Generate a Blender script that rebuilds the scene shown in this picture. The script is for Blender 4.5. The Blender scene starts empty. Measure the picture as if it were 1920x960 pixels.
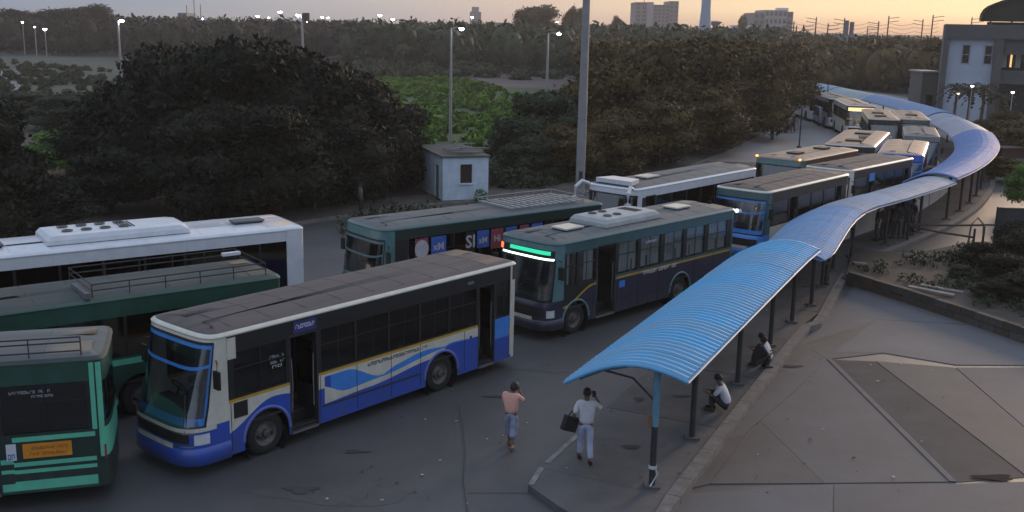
import bpy, math, random
import numpy as np
from mathutils import Matrix, Vector
rnd = random.Random(7)
S = bpy.context.scene
COL = S.collection
PI = math.pi

# ------------------------------------------------------------------ camera
F, YH, CH, ROLL = 1944.7, 46.3, 9.70, 0.021
PITCH = math.atan((480 - YH) / F)
cam_d = bpy.data.cameras.new("camera"); cam = bpy.data.objects.new("camera", cam_d); COL.objects.link(cam)
cam_d.sensor_width = 36; cam_d.lens = 36 * F / 1920
cam_d.clip_start = .1; cam_d.clip_end = 20000
cam.matrix_world = Matrix.Translation((0, 0, CH)) @ Matrix.Rotation(PI / 2 - PITCH, 4, 'X') @ Matrix.Rotation(ROLL, 4, 'Z')
S.camera = cam

# ------------------------------------------------------------------ sky, sun, exposure
SUN_ELEV, SUN_ROT = math.radians(4), math.radians(34)
w = bpy.data.worlds.new("World"); S.world = w; w.use_nodes = True
nt = w.node_tree; bg = nt.nodes['Background']
sky = nt.nodes.new('ShaderNodeTexSky'); sky.sky_type = 'NISHITA'; sky.sun_disc = False
sky.sun_elevation = SUN_ELEV; sky.sun_rotation = SUN_ROT
sky.air_density = 1.6; sky.dust_density = 2.6; sky.ozone_density = 1.6; sky.altitude = 0
def N(t, **k):
    n = nt.nodes.new(t)
    for a, b in k.items(): setattr(n, a, b)
    return n
def ML(a, b, op='MULTIPLY', v=None, clamp=False):
    n = N('ShaderNodeMath', operation=op, use_clamp=clamp)
    for i, q in enumerate((a, b)):
        if isinstance(q, (int, float)): n.inputs[i].default_value = q
        elif q is not None: nt.links.new(q, n.inputs[i])
    return n.outputs[0]
def MX(f, a, b):
    n = N('ShaderNodeMix', data_type='RGBA'); nt.links.new(f, n.inputs[0])
    for i, q in ((6, a), (7, b)):
        if isinstance(q, tuple): n.inputs[i].default_value = (*q, 1)
        else: nt.links.new(q, n.inputs[i])
    return n.outputs[2]
tc = N('ShaderNodeTexCoord'); sep = N('ShaderNodeSeparateXYZ'); nt.links.new(tc.outputs['Generated'], sep.inputs[0])
SAZ = math.radians(38)      # where the glow sits, clockwise from the view axis
dt = N('ShaderNodeVectorMath', operation='DOT_PRODUCT'); nt.links.new(tc.outputs['Generated'], dt.inputs[0]); dt.inputs[1].default_value = (math.sin(SAZ), math.cos(SAZ), 0)
def ramp(v, stops, interp='EASE'):
    r = N('ShaderNodeValToRGB'); r.color_ramp.interpolation = interp; e = r.color_ramp.elements
    while len(e) < len(stops): e.new(.5)
    for q, (p, c) in zip(e, stops): q.position = p; q.color = (*c, 1)
    nt.links.new(v, r.inputs[0]); return r.outputs[0]
az = ML(ML(dt.outputs['Value'], 1, 'ADD'), .5)          # 0 opposite the glow, 1 at the glow
hor = ramp(az, [(0, (.20, .25, .33)), (.72, (.156, .216, .30)), (.78, (.20, .25, .315)), (.85, (.37, .35, .345)), (.90, (.53, .42, .335)), (.952, (.78, .60, .36)), (1, (.98, .74, .42))], 'LINEAR')
low = ramp(az, [(0, (.18, .22, .29)), (.72, (.16, .20, .27)), (.85, (.32, .30, .31)), (.90, (.47, .35, .30)), (.97, (.58, .37, .24)), (1, (.65, .42, .25))], 'LINEAR')
zen = (.38, .45, .58)
el = sep.outputs['Z']
c1 = MX(ramp(el, [(0.0, (0, 0, 0)), (.02, (1, 1, 1))]), low, hor)
c2 = MX(ramp(el, [(.04, (0, 0, 0)), (.45, (1, 1, 1))]), c1, zen)
add = N('ShaderNodeMix', data_type='RGBA', blend_type='ADD'); add.inputs[0].default_value = 1.0
scl = N('ShaderNodeVectorMath', operation='SCALE'); nt.links.new(c2, scl.inputs[0]); scl.inputs['Scale'].default_value = 7.0
sc2 = N('ShaderNodeVectorMath', operation='SCALE'); nt.links.new(sky.outputs[0], sc2.inputs[0]); sc2.inputs['Scale'].default_value = .12
nt.links.new(sc2.outputs[0], add.inputs[7]); nt.links.new(scl.outputs[0], add.inputs[6]); sky.inputs
nt.links.new(add.outputs[2], bg.inputs[0]); bg.inputs[1].default_value = 0.15
sd = bpy.data.lights.new("sun", 'SUN'); sun = bpy.data.objects.new("sun", sd); COL.objects.link(sun)
sd.energy = 2.2; sd.angle = math.radians(16); sd.color = (1, .72, .5)
sun.rotation_euler = (PI / 2 - math.radians(9), 0, PI - SUN_ROT)
S.view_settings.view_transform = 'Standard'; S.view_settings.look = 'None'
S.view_settings.exposure = 0.36; S.view_settings.gamma = 1

# ------------------------------------------------------------------ measuring: where a sight line meets height z, or stands at distance Y
_c, _s, _cr, _sr = math.cos(PITCH), math.sin(PITCH), math.cos(ROLL), math.sin(ROLL)
def ray(x, y):
    a = (x - 960) / F; b = (480 - y) / F
    u = a * _cr - b * _sr; v = a * _sr + b * _cr
    return (u, _c + v * _s, -_s + v * _c)
def G(x, y, z=0.0):
    d = ray(x, y); t = (z - CH) / d[2]; return Vector((d[0] * t, d[1] * t, z))
def AT(x, y, Y):
    d = ray(x, y); t = Y / d[1]; return Vector((d[0] * t, Y, CH + d[2] * t))

# ------------------------------------------------------------------ materials
MATS = {}
def mat(name, col, rough=.6, metal=0., col2=None, scale=4., amt=.5, bump=0., bscale=20., emit=None, estr=0., spec=.5, stretch=None, coat=0., detail=6, rand=0., grime=False):
    if name in MATS: return MATS[name]
    m = bpy.data.materials.new(name); m.use_nodes = True; t = m.node_tree; b = t.nodes['Principled BSDF']
    b.inputs['Base Color'].default_value = (*col, 1); b.inputs['Roughness'].default_value = rough
    b.inputs['Metallic'].default_value = metal; b.inputs['Specular IOR Level'].default_value = spec
    b.inputs['Coat Weight'].default_value = coat
    if emit: b.inputs['Emission Color'].default_value = (*emit, 1); b.inputs['Emission Strength'].default_value = estr
    if col2 is None and emit is None: col2 = tuple(c * .72 for c in col)
    if col2 is not None:
        tc = t.nodes.new('ShaderNodeTexCoord'); mp = t.nodes.new('ShaderNodeMapping')
        if stretch: mp.inputs['Scale'].default_value = stretch
        n = t.nodes.new('ShaderNodeTexNoise'); n.inputs['Scale'].default_value = scale; n.inputs['Detail'].default_value = detail; n.inputs['Roughness'].default_value = .65
        r = t.nodes.new('ShaderNodeValToRGB'); r.color_ramp.elements[0].position = .5 - .5 * (1 - amt) * .6 - .05; r.color_ramp.elements[1].position = .5 + .3 * (1 - amt) + .1
        r.color_ramp.elements[0].color = (*col2, 1); r.color_ramp.elements[1].color = (*col, 1)
        t.links.new(tc.outputs['Object'], mp.inputs[0]); t.links.new(mp.outputs[0], n.inputs[0]); t.links.new(n.outputs[0], r.inputs[0])
        t.links.new(r.outputs[0], b.inputs['Base Color'])
        if grime:
            sp = t.nodes.new('ShaderNodeSeparateXYZ'); t.links.new(tc.outputs['Object'], sp.inputs[0]); gn = t.nodes.new('ShaderNodeTexNoise'); gn.inputs['Scale'].default_value = 5; gn.inputs['Detail'].default_value = 8
            gm = t.nodes.new('ShaderNodeMapping'); gm.inputs['Scale'].default_value = (1, 1, .25); t.links.new(tc.outputs['Object'], gm.inputs[0]); t.links.new(gm.outputs[0], gn.inputs[0])
            q1 = t.nodes.new('ShaderNodeMapRange'); q1.inputs['From Min'].default_value = .3; q1.inputs['From Max'].default_value = 1.15; q1.inputs['To Min'].default_value = .65; q1.inputs['To Max'].default_value = .06; t.links.new(sp.outputs['Z'], q1.inputs[0])
            q2 = t.nodes.new('ShaderNodeMath'); q2.operation = 'MULTIPLY'; t.links.new(q1.outputs[0], q2.inputs[0]); q3 = t.nodes.new('ShaderNodeMapRange'); q3.inputs['From Min'].default_value = .38; q3.inputs['From Max'].default_value = .72; t.links.new(gn.outputs[0], q3.inputs[0]); t.links.new(q3.outputs[0], q2.inputs[1])
            gx = t.nodes.new('ShaderNodeMix'); gx.data_type = 'RGBA'; gx.inputs[7].default_value = (.085, .075, .065, 1); t.links.new(q2.outputs[0], gx.inputs[0]); t.links.new(r.outputs[0], gx.inputs[6]); t.links.new(gx.outputs[2], b.inputs['Base Color'])
        if rand:
            oi = t.nodes.new('ShaderNodeObjectInfo'); mr = t.nodes.new('ShaderNodeMapRange'); mr.inputs['To Min'].default_value = 1 - rand; mr.inputs['To Max'].default_value = 1 + rand
            hs = t.nodes.new('ShaderNodeHueSaturation'); t.links.new(oi.outputs['Random'], mr.inputs[0]); t.links.new(mr.outputs[0], hs.inputs['Value']); t.links.new(mr.outputs[0], hs.inputs['Saturation']); t.links.new(r.outputs[0], hs.inputs['Color']); t.links.new(hs.outputs[0], b.inputs['Base Color'])
    if bump:
        n2 = t.nodes.new('ShaderNodeTexNoise'); n2.inputs['Scale'].default_value = bscale; n2.inputs['Detail'].default_value = 5
        bp = t.nodes.new('ShaderNodeBump'); bp.inputs['Strength'].default_value = bump; bp.inputs['Distance'].default_value = .03
        tc2 = t.nodes.new('ShaderNodeTexCoord'); t.links.new(tc2.outputs['Object'], n2.inputs[0])
        t.links.new(n2.outputs[0], bp.inputs['Height']); t.links.new(bp.outputs[0], b.inputs['Normal'])
    MATS[name] = m; return m
def glass(name, tint, gl=.06, fb=.28):
    m = bpy.data.materials.new(name); m.use_nodes = True; t = m.node_tree; t.nodes.clear()
    o = t.nodes.new('ShaderNodeOutputMaterial'); mx = t.nodes.new('ShaderNodeMixShader'); a = t.nodes.new('ShaderNodeBsdfTransparent'); g = t.nodes.new('ShaderNodeBsdfGlossy')
    fr = t.nodes.new('ShaderNodeLayerWeight'); fr.inputs[0].default_value = fb
    a.inputs[0].default_value = (*tint, 1); g.inputs[0].default_value = (.8, .85, .9, 1); g.inputs['Roughness'].default_value = gl
    pw = t.nodes.new('ShaderNodeMath'); pw.operation = 'POWER'; pw.inputs[1].default_value = 3.0; ma = t.nodes.new('ShaderNodeMath'); ma.operation = 'MULTIPLY_ADD'; ma.inputs[1].default_value = .6; ma.inputs[2].default_value = fb * .25; fr.inputs[0].default_value = .5
    t.links.new(fr.outputs['Facing'], pw.inputs[0]); t.links.new(pw.outputs[0], ma.inputs[0]); t.links.new(ma.outputs[0], mx.inputs[0]); t.links.new(a.outputs[0], mx.inputs[1]); t.links.new(g.outputs[0], mx.inputs[2]); t.links.new(mx.outputs[0], o.inputs[0])
    MATS[name] = m; return m
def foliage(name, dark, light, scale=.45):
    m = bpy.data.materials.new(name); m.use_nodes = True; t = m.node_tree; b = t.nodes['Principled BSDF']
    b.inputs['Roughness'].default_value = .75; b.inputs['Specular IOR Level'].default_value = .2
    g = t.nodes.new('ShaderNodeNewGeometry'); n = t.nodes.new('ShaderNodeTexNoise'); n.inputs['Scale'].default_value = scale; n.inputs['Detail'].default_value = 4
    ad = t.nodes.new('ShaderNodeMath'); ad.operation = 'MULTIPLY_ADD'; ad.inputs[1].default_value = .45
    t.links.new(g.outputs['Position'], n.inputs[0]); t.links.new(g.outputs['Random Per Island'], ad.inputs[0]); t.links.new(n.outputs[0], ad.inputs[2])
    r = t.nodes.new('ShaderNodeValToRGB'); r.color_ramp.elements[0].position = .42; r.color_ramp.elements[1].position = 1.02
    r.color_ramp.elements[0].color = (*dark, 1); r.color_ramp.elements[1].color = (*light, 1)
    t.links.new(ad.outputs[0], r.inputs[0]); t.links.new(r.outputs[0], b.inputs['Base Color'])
    MATS[name] = m; return m

asphalt = mat('asphalt', (.085, .085, .09), .55, col2=(.05, .05, .054), scale=.35, amt=.35, bump=.25, bscale=30)
concrete = mat('concrete', (.115, .115, .122), .8, col2=(.06, .058, .06), scale=.7, amt=.4, bump=.2, bscale=14)
concrete_w = mat('concrete_worn', (.10, .10, .105), .85, col2=(.055, .05, .048), scale=.9, amt=.5, bump=.25, bscale=10)
kerb_m = mat('kerb_stone', (.20, .19, .18), .85, col2=(.10, .095, .09), scale=3, bump=.2)
dirt = mat('dirt', (.075, .055, .04), .95, col2=(.035, .028, .02), scale=.25, amt=.4, bump=.4, bscale=4)
black = mat('black_trim', (.012, .012, .013), .5)
rubber = mat('rubber', (.015, .015, .015), .85)
steel = mat('steel', (.30, .30, .30), .4, .7)
dsteel = mat('dark_steel', (.045, .045, .05), .6, .3)
cream = mat('cream_paint', (.68, .66, .58), .35, col2=(.50, .47, .40), scale=3, amt=.3, coat=.3, grime=True)
white = mat('white_paint', (.72, .74, .78), .3, col2=(.55, .57, .62), scale=2.5, amt=.25, coat=.3, grime=True)
blue = mat('blue_paint', (.024, .085, .47), .3, col2=(.018, .065, .36), scale=2.5, amt=.3, coat=.4, grime=True)
sky_b = mat('light_blue_paint', (.05, .26, .72), .3, col2=(.04, .2, .6), coat=.4, grime=True)
yellow = mat('yellow_paint', (.55, .32, .04), .4)
orange = mat('orange_plate', (.75, .28, .02), .45)
teal = mat('teal_paint', (.045, .11, .115), .35, col2=(.03, .08, .085), scale=2, coat=.3, grime=True)
teal_l = mat('teal_light_paint', (.11, .23, .24), .35, coat=.3)
navy = mat('navy_paint', (.022, .024, .055), .35, coat=.3, col2=tuple(c * .8 for c in (.022, .024, .055)), grime=True)
dgreen = mat('dark_green_paint', (.018, .085, .062), .4, col2=(.012, .05, .038), scale=2, coat=.3, grime=True)
bgreen = mat('deep_green_paint', (.012, .035, .03), .4, coat=.2, col2=tuple(c * .8 for c in (.012, .035, .03)), grime=True)
mint = mat('mint_paint', (.13, .56, .37), .4, col2=(.10, .42, .28), scale=3)
roof_br = mat('roof_dusty_brown', (.12, .102, .098), .8, col2=(.062, .055, .056), scale=1.3, amt=.3, stretch=(.35, 2.2, 1), bump=.1)
roof_gr = mat('roof_dusty_grey', (.13, .15, .16), .75, col2=(.07, .08, .085), scale=1.2, amt=.3, stretch=(.4, 2, 1))
roof_dk = mat('roof_dark_green_grey', (.06, .075, .075), .75, col2=(.03, .04, .04), scale=1.2, amt=.3, stretch=(.4, 2, 1))
roof_tan_glow = mat('roof_tan_glow', (.42, .29, .20), .55, col2=(.26, .18, .13), scale=1.2, amt=.3)  # tan brightened: reflected sunset on the roofs is put into the colour
seat_m = mat('seat_fabric', (.05, .06, .09), .9)
curtain = mat('curtain', (.34, .36, .34), .9, col2=(.2, .22, .2), scale=3, stretch=(6, 6, .3))
floor_m = mat('bus_floor', (.03, .03, .032), .8)
chrome = mat('chrome', (.6, .6, .6), .2, .9)
lens = mat('headlamp_lens', (.7, .72, .75), .12, coat=1)
red = mat('red_paint', (.35, .02, .02), .4)
glass_d = glass('dark_glass', (.2, .21, .22), .1, .4); glass_c = glass('clear_glass', (.6, .66, .68), .1, .9); glass_b = glass('black_glass', (.03, .03, .035))
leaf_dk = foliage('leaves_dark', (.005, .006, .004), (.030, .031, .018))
leaf_br_glow = foliage('leaves_brownish_glow', (.030, .023, .008), (.125, .092, .032))  # browner and lighter: the warm glow over these trees is in the leaf colour
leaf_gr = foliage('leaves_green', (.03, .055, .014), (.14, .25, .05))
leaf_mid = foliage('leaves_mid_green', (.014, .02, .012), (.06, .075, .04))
bark = mat('bark', (.06, .045, .035), .9, bump=.5, bscale=8)

# ------------------------------------------------------------------ object helpers
def link(name, me, parent=None):
    o = bpy.data.objects.new(name, me); COL.objects.link(o)
    if parent: o.parent = parent
    return o
def empty(name, loc, rz=0., **k):
    o = bpy.data.objects.new(name, None); COL.objects.link(o); o.location = loc; o.rotation_euler = (0, 0, rz); o.empty_display_size = .2
    for a, b in k.items():
        if b is not None: o[a] = b
    return o
def tag(o, **k):
    for a, b in k.items():
        if b is not None: o[a] = b
    return o
class MB:
    def __init__(s): s.v = []; s.f = []; s.m = []; s.ms = []
    def mi(s, m):
        if m not in s.ms: s.ms.append(m)
        return s.ms.index(m)
    def face(s, pts, m):
        b = len(s.v); s.v += [tuple(p) for p in pts]; s.f.append(tuple(range(b, b + len(pts)))); s.m.append(s.mi(m))
    def grid(s, rows, m, wrap=False, flip=False):
        b = len(s.v); n = len(rows[0]); k = s.mi(m) if not callable(m) else None
        for r in rows: s.v += [tuple(p) for p in r]
        for i in range(len(rows) - 1):
            for j in range(n if wrap else n - 1):
                a = b + i * n + j; c = b + i * n + (j + 1) % n; d = c + n; e = a + n
                s.f.append((a, e, d, c) if flip else (a, c, d, e)); s.m.append(k if k is not None else s.mi(m(i, j)))
    def box(s, x0, x1, y0, y1, z0, z1, m, M=None):
        P = [Vector((x, y, z)) for z in (z0, z1) for y in (y0, y1) for x in (x0, x1)]
        if M: P = [M @ p for p in P]
        b = len(s.v); s.v += [tuple(p) for p in P]; k = s.mi(m)
        for f in ((0, 2, 3, 1), (4, 5, 7, 6), (0, 1, 5, 4), (2, 6, 7, 3), (0, 4, 6, 2), (1, 3, 7, 5)):
            s.f.append(tuple(b + i for i in f)); s.m.append(k)
    def tube(s, pts, r, m, n=8, cap=True):
        pts = [Vector(p) for p in pts]; rr = r if isinstance(r, (list, tuple)) else [r] * len(pts); rows = []
        for i, p in enumerate(pts):
            t = (pts[min(i + 1, len(pts) - 1)] - pts[max(i - 1, 0)]).normalized()
            a = t.cross(Vector((0, 0, 1)) if abs(t.z) < .9 else Vector((1, 0, 0))).normalized(); b = t.cross(a)
            rows.append([p + (a * math.cos(2 * PI * k / n) + b * math.sin(2 * PI * k / n)) * rr[i] for k in range(n)])
        s.grid(rows, m, wrap=True)
        if cap: s.face(rows[0][::-1], m); s.face(rows[-1], m)
    def lathe(s, prof, m, n=20, axis='z', M=None):
        rows = []
        for r, h in prof:
            ring = []
            for k in range(n):
                a = 2 * PI * k / n
                p = Vector((r * math.cos(a), r * math.sin(a), h)) if axis == 'z' else Vector((r * math.cos(a), h, r * math.sin(a)))
                ring.append(M @ p if M else p)
            rows.append(ring)
        s.grid(rows, m, wrap=True)
    def prism(s, poly, z0, z1, m, mt=None):
        n = len(poly); a = [(p[0], p[1], z0) for p in poly]; b = [(p[0], p[1], z1) for p in poly]
        s.face(b, mt or m)
        for i in range(n): s.face([a[i], a[(i + 1) % n], b[(i + 1) % n], b[i]], m)
    def mesh(s, name, smooth=False):
        me = bpy.data.meshes.new(name); me.from_pydata(s.v, [], s.f)
        for m in s.ms: me.materials.append(m)
        me.polygons.foreach_set('material_index', s.m)
        if smooth: me.polygons.foreach_set('use_smooth', [True] * len(s.f))
        me.update(); return me
    def build(s, name, parent=None, smooth=False, **k):
        return tag(link(name, s.mesh(name, smooth), parent), **k)
def copy_tree(o, parent=None):
    c = o.copy(); COL.objects.link(c)
    if parent: c.parent = parent
    for ch in list(o.children): copy_tree(ch, c)
    return c
def smooth_mod(o, ang=40):
    try: o.data.set_sharp_from_angle(angle=math.radians(ang)); o.data.polygons.foreach_set('use_smooth', [True] * len(o.data.polygons))
    except Exception: pass
    return o
def weld(o, d=.0008):
    import bmesh
    bm = bmesh.new(); bm.from_mesh(o.data); bmesh.ops.remove_doubles(bm, verts=bm.verts, dist=d); bm.to_mesh(o.data); bm.free(); return o

# ------------------------------------------------------------------ the shelter path (right kerb line of the platform), front to far end
RPX = [(1290, 712, 2.75), (1410, 590, 2.75), (1530, 472, 2.75), (1557, 480, 2.38), (1616, 401, 2.38), (1705, 371, 2.38), (1794, 342, 2.38), (1849, 308, 2.55), (1873, 280, 2.6), (1871, 262, 2.6), (1850, 241, 2.6), (1805, 220, 2.6), (1760, 204, 2.6), (1700, 189, 2.6), (1640, 176, 2.6), (1570, 163, 2.6), (1490, 150, 2.6)]
RP = [G(*p) for p in RPX]; RP = [Vector((p.x, p.y)) for p in RP]
def catmull(P, n=12):
    out = []
    for i in range(len(P) - 1):
        a = P[max(i - 1, 0)]; b = P[i]; c = P[i + 1]; d = P[min(i + 2, len(P) - 1)]
        for k in range(n):
            t = k / n; out.append(.5 * ((2 * b) + (c - a) * t + (2 * a - 5 * b + 4 * c - d) * t * t + (3 * b - a - 3 * c + d) * t ** 3))
    out.append(P[-1]); return out
PATH = catmull(RP); ARC = [0.]
for i in range(1, len(PATH)): ARC.append(ARC[-1] + (PATH[i] - PATH[i - 1]).length)
for _ in range(6):   # even out measuring noise far away
    for i in range(60, len(PATH) - 1): PATH[i] = (PATH[i - 1] + PATH[i] * 2 + PATH[i + 1]) / 4
def along(s):
    if s <= 0: t = (PATH[6] - PATH[0]).normalized(); return PATH[0] + t * s, t
    s = min(s, ARC[-1] - 1e-3); i = 0
    lo, hi = 0, len(ARC) - 1
    while hi - lo > 1:
        m = (lo + hi) // 2
        if ARC[m] <= s: lo = m
        else: hi = m
    a, b = PATH[lo], PATH[hi]; f = (s - ARC[lo]) / (ARC[hi] - ARC[lo])
    a2, b2 = PATH[max(lo - 3, 0)], PATH[min(hi + 3, len(PATH) - 1)]
    return a.lerp(b, f), (b2 - a2).normalized()
def off(s, d):   # point at distance d to the left of the path
    p, t = along(s); return Vector((p.x - t.y * d, p.y + t.x * d))
TOTAL = ARC[-1]

# ------------------------------------------------------------------ setting: ground sheets
def sheet(name, poly, z, m, **k):
    b = MB(); b.face([(p[0], p[1], z) for p in poly], m); return b.build(name, **k)
gb = MB(); R = 6000
gb.face([(-R, -200, -.012), (R, -200, -.012), (R, R, -.012), (-R, R, -.012)], dirt); gb.build('ground', kind='structure')
kerb_px = [(590, 418), (660, 405), (760, 392), (900, 380), (1087, 366), (1250, 330), (1340, 297), (1400, 272), (1450, 240), (1480, 215), (1487, 195), (1470, 178)]
KL = [G(x, y) for x, y in kerb_px]; KL = [Vector((p.x, p.y)) for p in KL]
KL = [KL[0] + (KL[0] - KL[2]).normalized() * 45] + KL
KLc = catmull(KL, 6)
right = [off(s, -22 if s > 30 else -1) for s in np.linspace(60, TOTAL, 30)][::-1]
sheet('road', [(p.x, p.y) for p in KLc] + [(70, 190), (130, 190), (130, 0), (-60, 0)], 0.0, asphalt, kind='structure')
far_l = [p for p in KLc if p.y > 76]
sheet('concrete_road', [(p.x, p.y) for p in far_l] + [(60, 185), (60, 120), (40, 76)], .004, mat('far_road_sheen_m', (.26, .25, .255), .6, col2=(.17, .165, .17), scale=.15, amt=.3, bump=.15), kind='structure')  # paler sheet: sunset sky reflected by the far road, put into its colour
# kerb along the left side of the road
kb = MB(); rows = []
for i, p in enumerate(KLc):
    t = (KLc[min(i + 1, len(KLc) - 1)] - KLc[max(i - 1, 0)]).normalized(); n = Vector((-t.y, t.x))
    rows.append([(p.x, p.y, 0), (p.x, p.y, .14), (p.x + n.x * .25, p.y + n.y * .25, .14), (p.x + n.x * .25, p.y + n.y * .25, -.01)])
kb.grid(rows, kerb_m); kb.build('road_kerb', kind='structure')
vb = MB(); rows = []
for i, p in enumerate(KLc):
    t = (KLc[min(i + 1, len(KLc) - 1)] - KLc[max(i - 1, 0)]).normalized(); n = Vector((-t.y, t.x))
    rows.append([(p.x + n.x * .25, p.y + n.y * .25, .125), (p.x + n.x * 3.2, p.y + n.y * 3.2, .10)])
vb.grid(rows, mat('verge_dirt', (.11, .09, .075), .95, col2=(.05, .04, .035), scale=.8, bump=.4, bscale=6)); vb.build('roadside_verge', kind='structure')
# platform slabs under the shelter (each concrete panel its own piece)
plat = empty('platform', (0, 0, 0), kind='structure')
sgrid = [0] + [4.2 * i for i in range(1, 12)] + list(np.linspace(52, TOTAL, 22))
def pl(s, d): p = off(s, d); return (p.x, p.y)
nose = [tuple(G(990, 921).xy), tuple(G(1052, 965).xy), tuple(G(1130, 1010).xy), tuple(G(1225, 985).xy)]
def slab(poly, name='concrete_slab', h=.15, m=concrete, z0=-.01):
    b = MB(); b.prism(poly, z0, h, m); return b.build(name, plat)
slab([nose[0], nose[1], nose[2], nose[3], pl(0, .32), pl(0, 3.25)])
for i in range(len(sgrid) - 1):
    a, c = sgrid[i], sgrid[i + 1]; g_ = .015; k = max(1, int((c - a) / 2)); ss = np.linspace(a + g_, c - g_, k + 1)
    slab([pl(s, .32) for s in ss] + [pl(s, 3.25) for s in ss[::-1]], h=.15 + rnd.uniform(-.004, .004), m=concrete_w if i % 3 else concrete)
kb = MB()
for i in range(int(TOTAL / .9) if TOTAL < 75 * .9 else 75):
    a, c = i * .9 + .008, i * .9 + .892; b = MB(); b.prism([pl(a, -.0), pl(c, -.0), pl(c, .31), pl(a, .31)], -.01, .19, kerb_m); b.build('kerb_stone', plat)
b = MB(); b.prism([pl(s, 0) for s in np.linspace(67.6, TOTAL, 20)] + [pl(s, .31) for s in np.linspace(67.6, TOTAL, 20)[::-1]], -.01, .19, kerb_m); b.build('kerb_run', plat)
b = MB(); b.prism([pl(-.02, 0), pl(-.02, .31), tuple(G(1218, 992).xy), tuple(G(1240, 992).xy)], -.01, .19, kerb_m); b.build('kerb_stone', plat)
# worn white edge line on the left kerb
lp = mat('worn_white_line', (.30, .30, .30), .8, col2=(.10, .10, .105), scale=2.2, amt=.5)
b = MB(); b.face([(*pl(.3, 3.245), .162), (*pl(.3, 3.12), .162), (*pl(3.1, 3.12), .162), (*pl(3.1, 3.245), .162)], lp)
b.face([(*nose[0], .162), (nose[0][0] + .12, nose[0][1] - .02, .162), (*pl(0, 3.12), .162), (*pl(0, 3.245), .162)], lp); b.build('painted_edge_line', plat)

# concrete apron on the right: slabs laid from joint to joint
ap = empty('apron', (0, 0, 0), kind='structure')
def gp(x, y): p = G(x, y); return Vector((p.x, p.y))
apn = [0]
def apslab(pts, m=concrete, h=.016):
    apn[0] += 1; h += .0003 * apn[0]
    P = [Vector(p) for p in pts]; c = sum(P, Vector((0, 0))) / len(P)
    P = [p + (c - p).normalized() * .007 for p in P]; b = MB(); b.prism([tuple(p) for p in P], -.01, h, m); return b.build('concrete_slab', ap)
j = {}
def J(s, d): return off(s, d)
c0 = gp(1262, 925); c1 = gp(1330, 908); c2 = gp(1560, 905); c3 = gp(1810, 905); c4 = gp(1960, 900)
k0 = off(-.6, -.02); k4 = off(4, -.02); k8 = off(8.4, -.02); k12 = off(12.6, -.02)
n1 = gp(1425, 790); n2 = gp(1560, 675); n3 = gp(1645, 600)
cm = [mat('concrete_a', (.105, .105, .115), .8, col2=(.07, .07, .075), scale=.5, amt=.35, bump=.15), mat('concrete_b', (.099, .096, .098), .8, col2=(.062, .058, .058), scale=.6, amt=.4, bump=.2), mat('concrete_c', (.125, .13, .145), .8, col2=(.085, .085, .09), scale=.4, amt=.3, bump=.15)]
apslab([c0, c1, n1 * .5 + gp(1395, 815) * .5, k4], cm[1]); 
apslab([c1, gp(1545, 907), n1], cm[1]); apslab([n1, gp(1545, 907), c3 + Vector((-.35, 0)), n2 + Vector((-.15, 0)), gp(1490, 735)], cm[0])
apslab([k4, gp(1395, 815), n1, gp(1490, 735), n2 + Vector((-.15, 0)), gp(1520, 655), k8], cm[0])
apslab([k8, gp(1520, 655), n2 + Vector((-.15, 0)), gp(1660, 662), n3, k12], cm[1])
b = MB(); q = [n2 + Vector((-.15, 0)), c3 + Vector((-.35, 0)), c3 + Vector((-.2, 0)), n2 + Vector((0, 0))]; b.prism([tuple(p) for p in q], -.01, .034, mat('gutter_kerb', (.125, .125, .13), .85, col2=(.085, .085, .085), scale=2)); b.build('raised_strip', ap)
b = MB(); q = [n2 + Vector((.01, 0)), c3 + Vector((-.19, 0)), gp(1925, 895), gp(1640, 678)]; b.prism([tuple(p) for p in q], -.01, .008, mat('damp_concrete', (.066, .067, .073), .8, spec=.2, col2=(.035, .037, .043), scale=.8, amt=.4)); b.build('damp_strip', ap)
apslab([gp(1642, 678), gp(1924, 893), gp(2010, 880), gp(1790, 690)], cm[1]); apslab([gp(1792, 690), gp(2012, 880), gp(2200, 850), gp(2000, 690)], cm[0])
apslab([gp(1565, 660), gp(1655, 662), gp(1792, 685), gp(2000, 686), gp(1990, 620), n3], cm[2]); apslab([n3, gp(1990, 618), gp(1900, 590), gp(1700, 545), gp(1610, 530), k12], cm[2])
apslab([gp(1262, 928), gp(1560, 909), gp(1560, 1000), gp(1225, 1000)], cm[2]); apslab([gp(1563, 909), gp(1812, 908), gp(2000, 902), gp(2000, 1000), gp(1563, 1000)], cm[0])
# worn crack and stains lie a few millimetres above the slabs
def patch(cx, cy, rx, ry, m, z=.026, nm='stain', par=ap):
    b = MB(); c = gp(cx, cy); P = []
    for k in range(22):
        a = 2 * PI * k / 22; q = 1 + .25 * math.sin(3 * a + cx) + rnd.uniform(-.12, .12); P.append((c.x + rx * q * math.cos(a), c.y + ry * q * math.sin(a), z))
    b.face(P, m); return b.build(nm, par)
oil = mat('oil_stain', (.02, .02, .022), .9, spec=.1); oil2 = mat('faded_stain', (.072, .072, .076), .9, spec=.1)
patch(1865, 897, .45, .16, oil, .03); patch(1483, 688, .35, .1, oil2, .03)
rdp = empty('road_patches', (0, 0, 0), kind='structure')
tar = mat('tar_seam', (.05, .05, .052), .8); asp2 = mat('asphalt_patch', (.078, .078, .083), .6, col2=(.05, .05, .055), scale=1.5)
for i, (cx, cy, rx, ry) in enumerate([(640, 930, 1.6, .4), (1010, 690, .9, .35)]): patch(cx, cy, rx, ry, asp2, .004 + .002 * i, 'road_patch', rdp)
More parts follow.
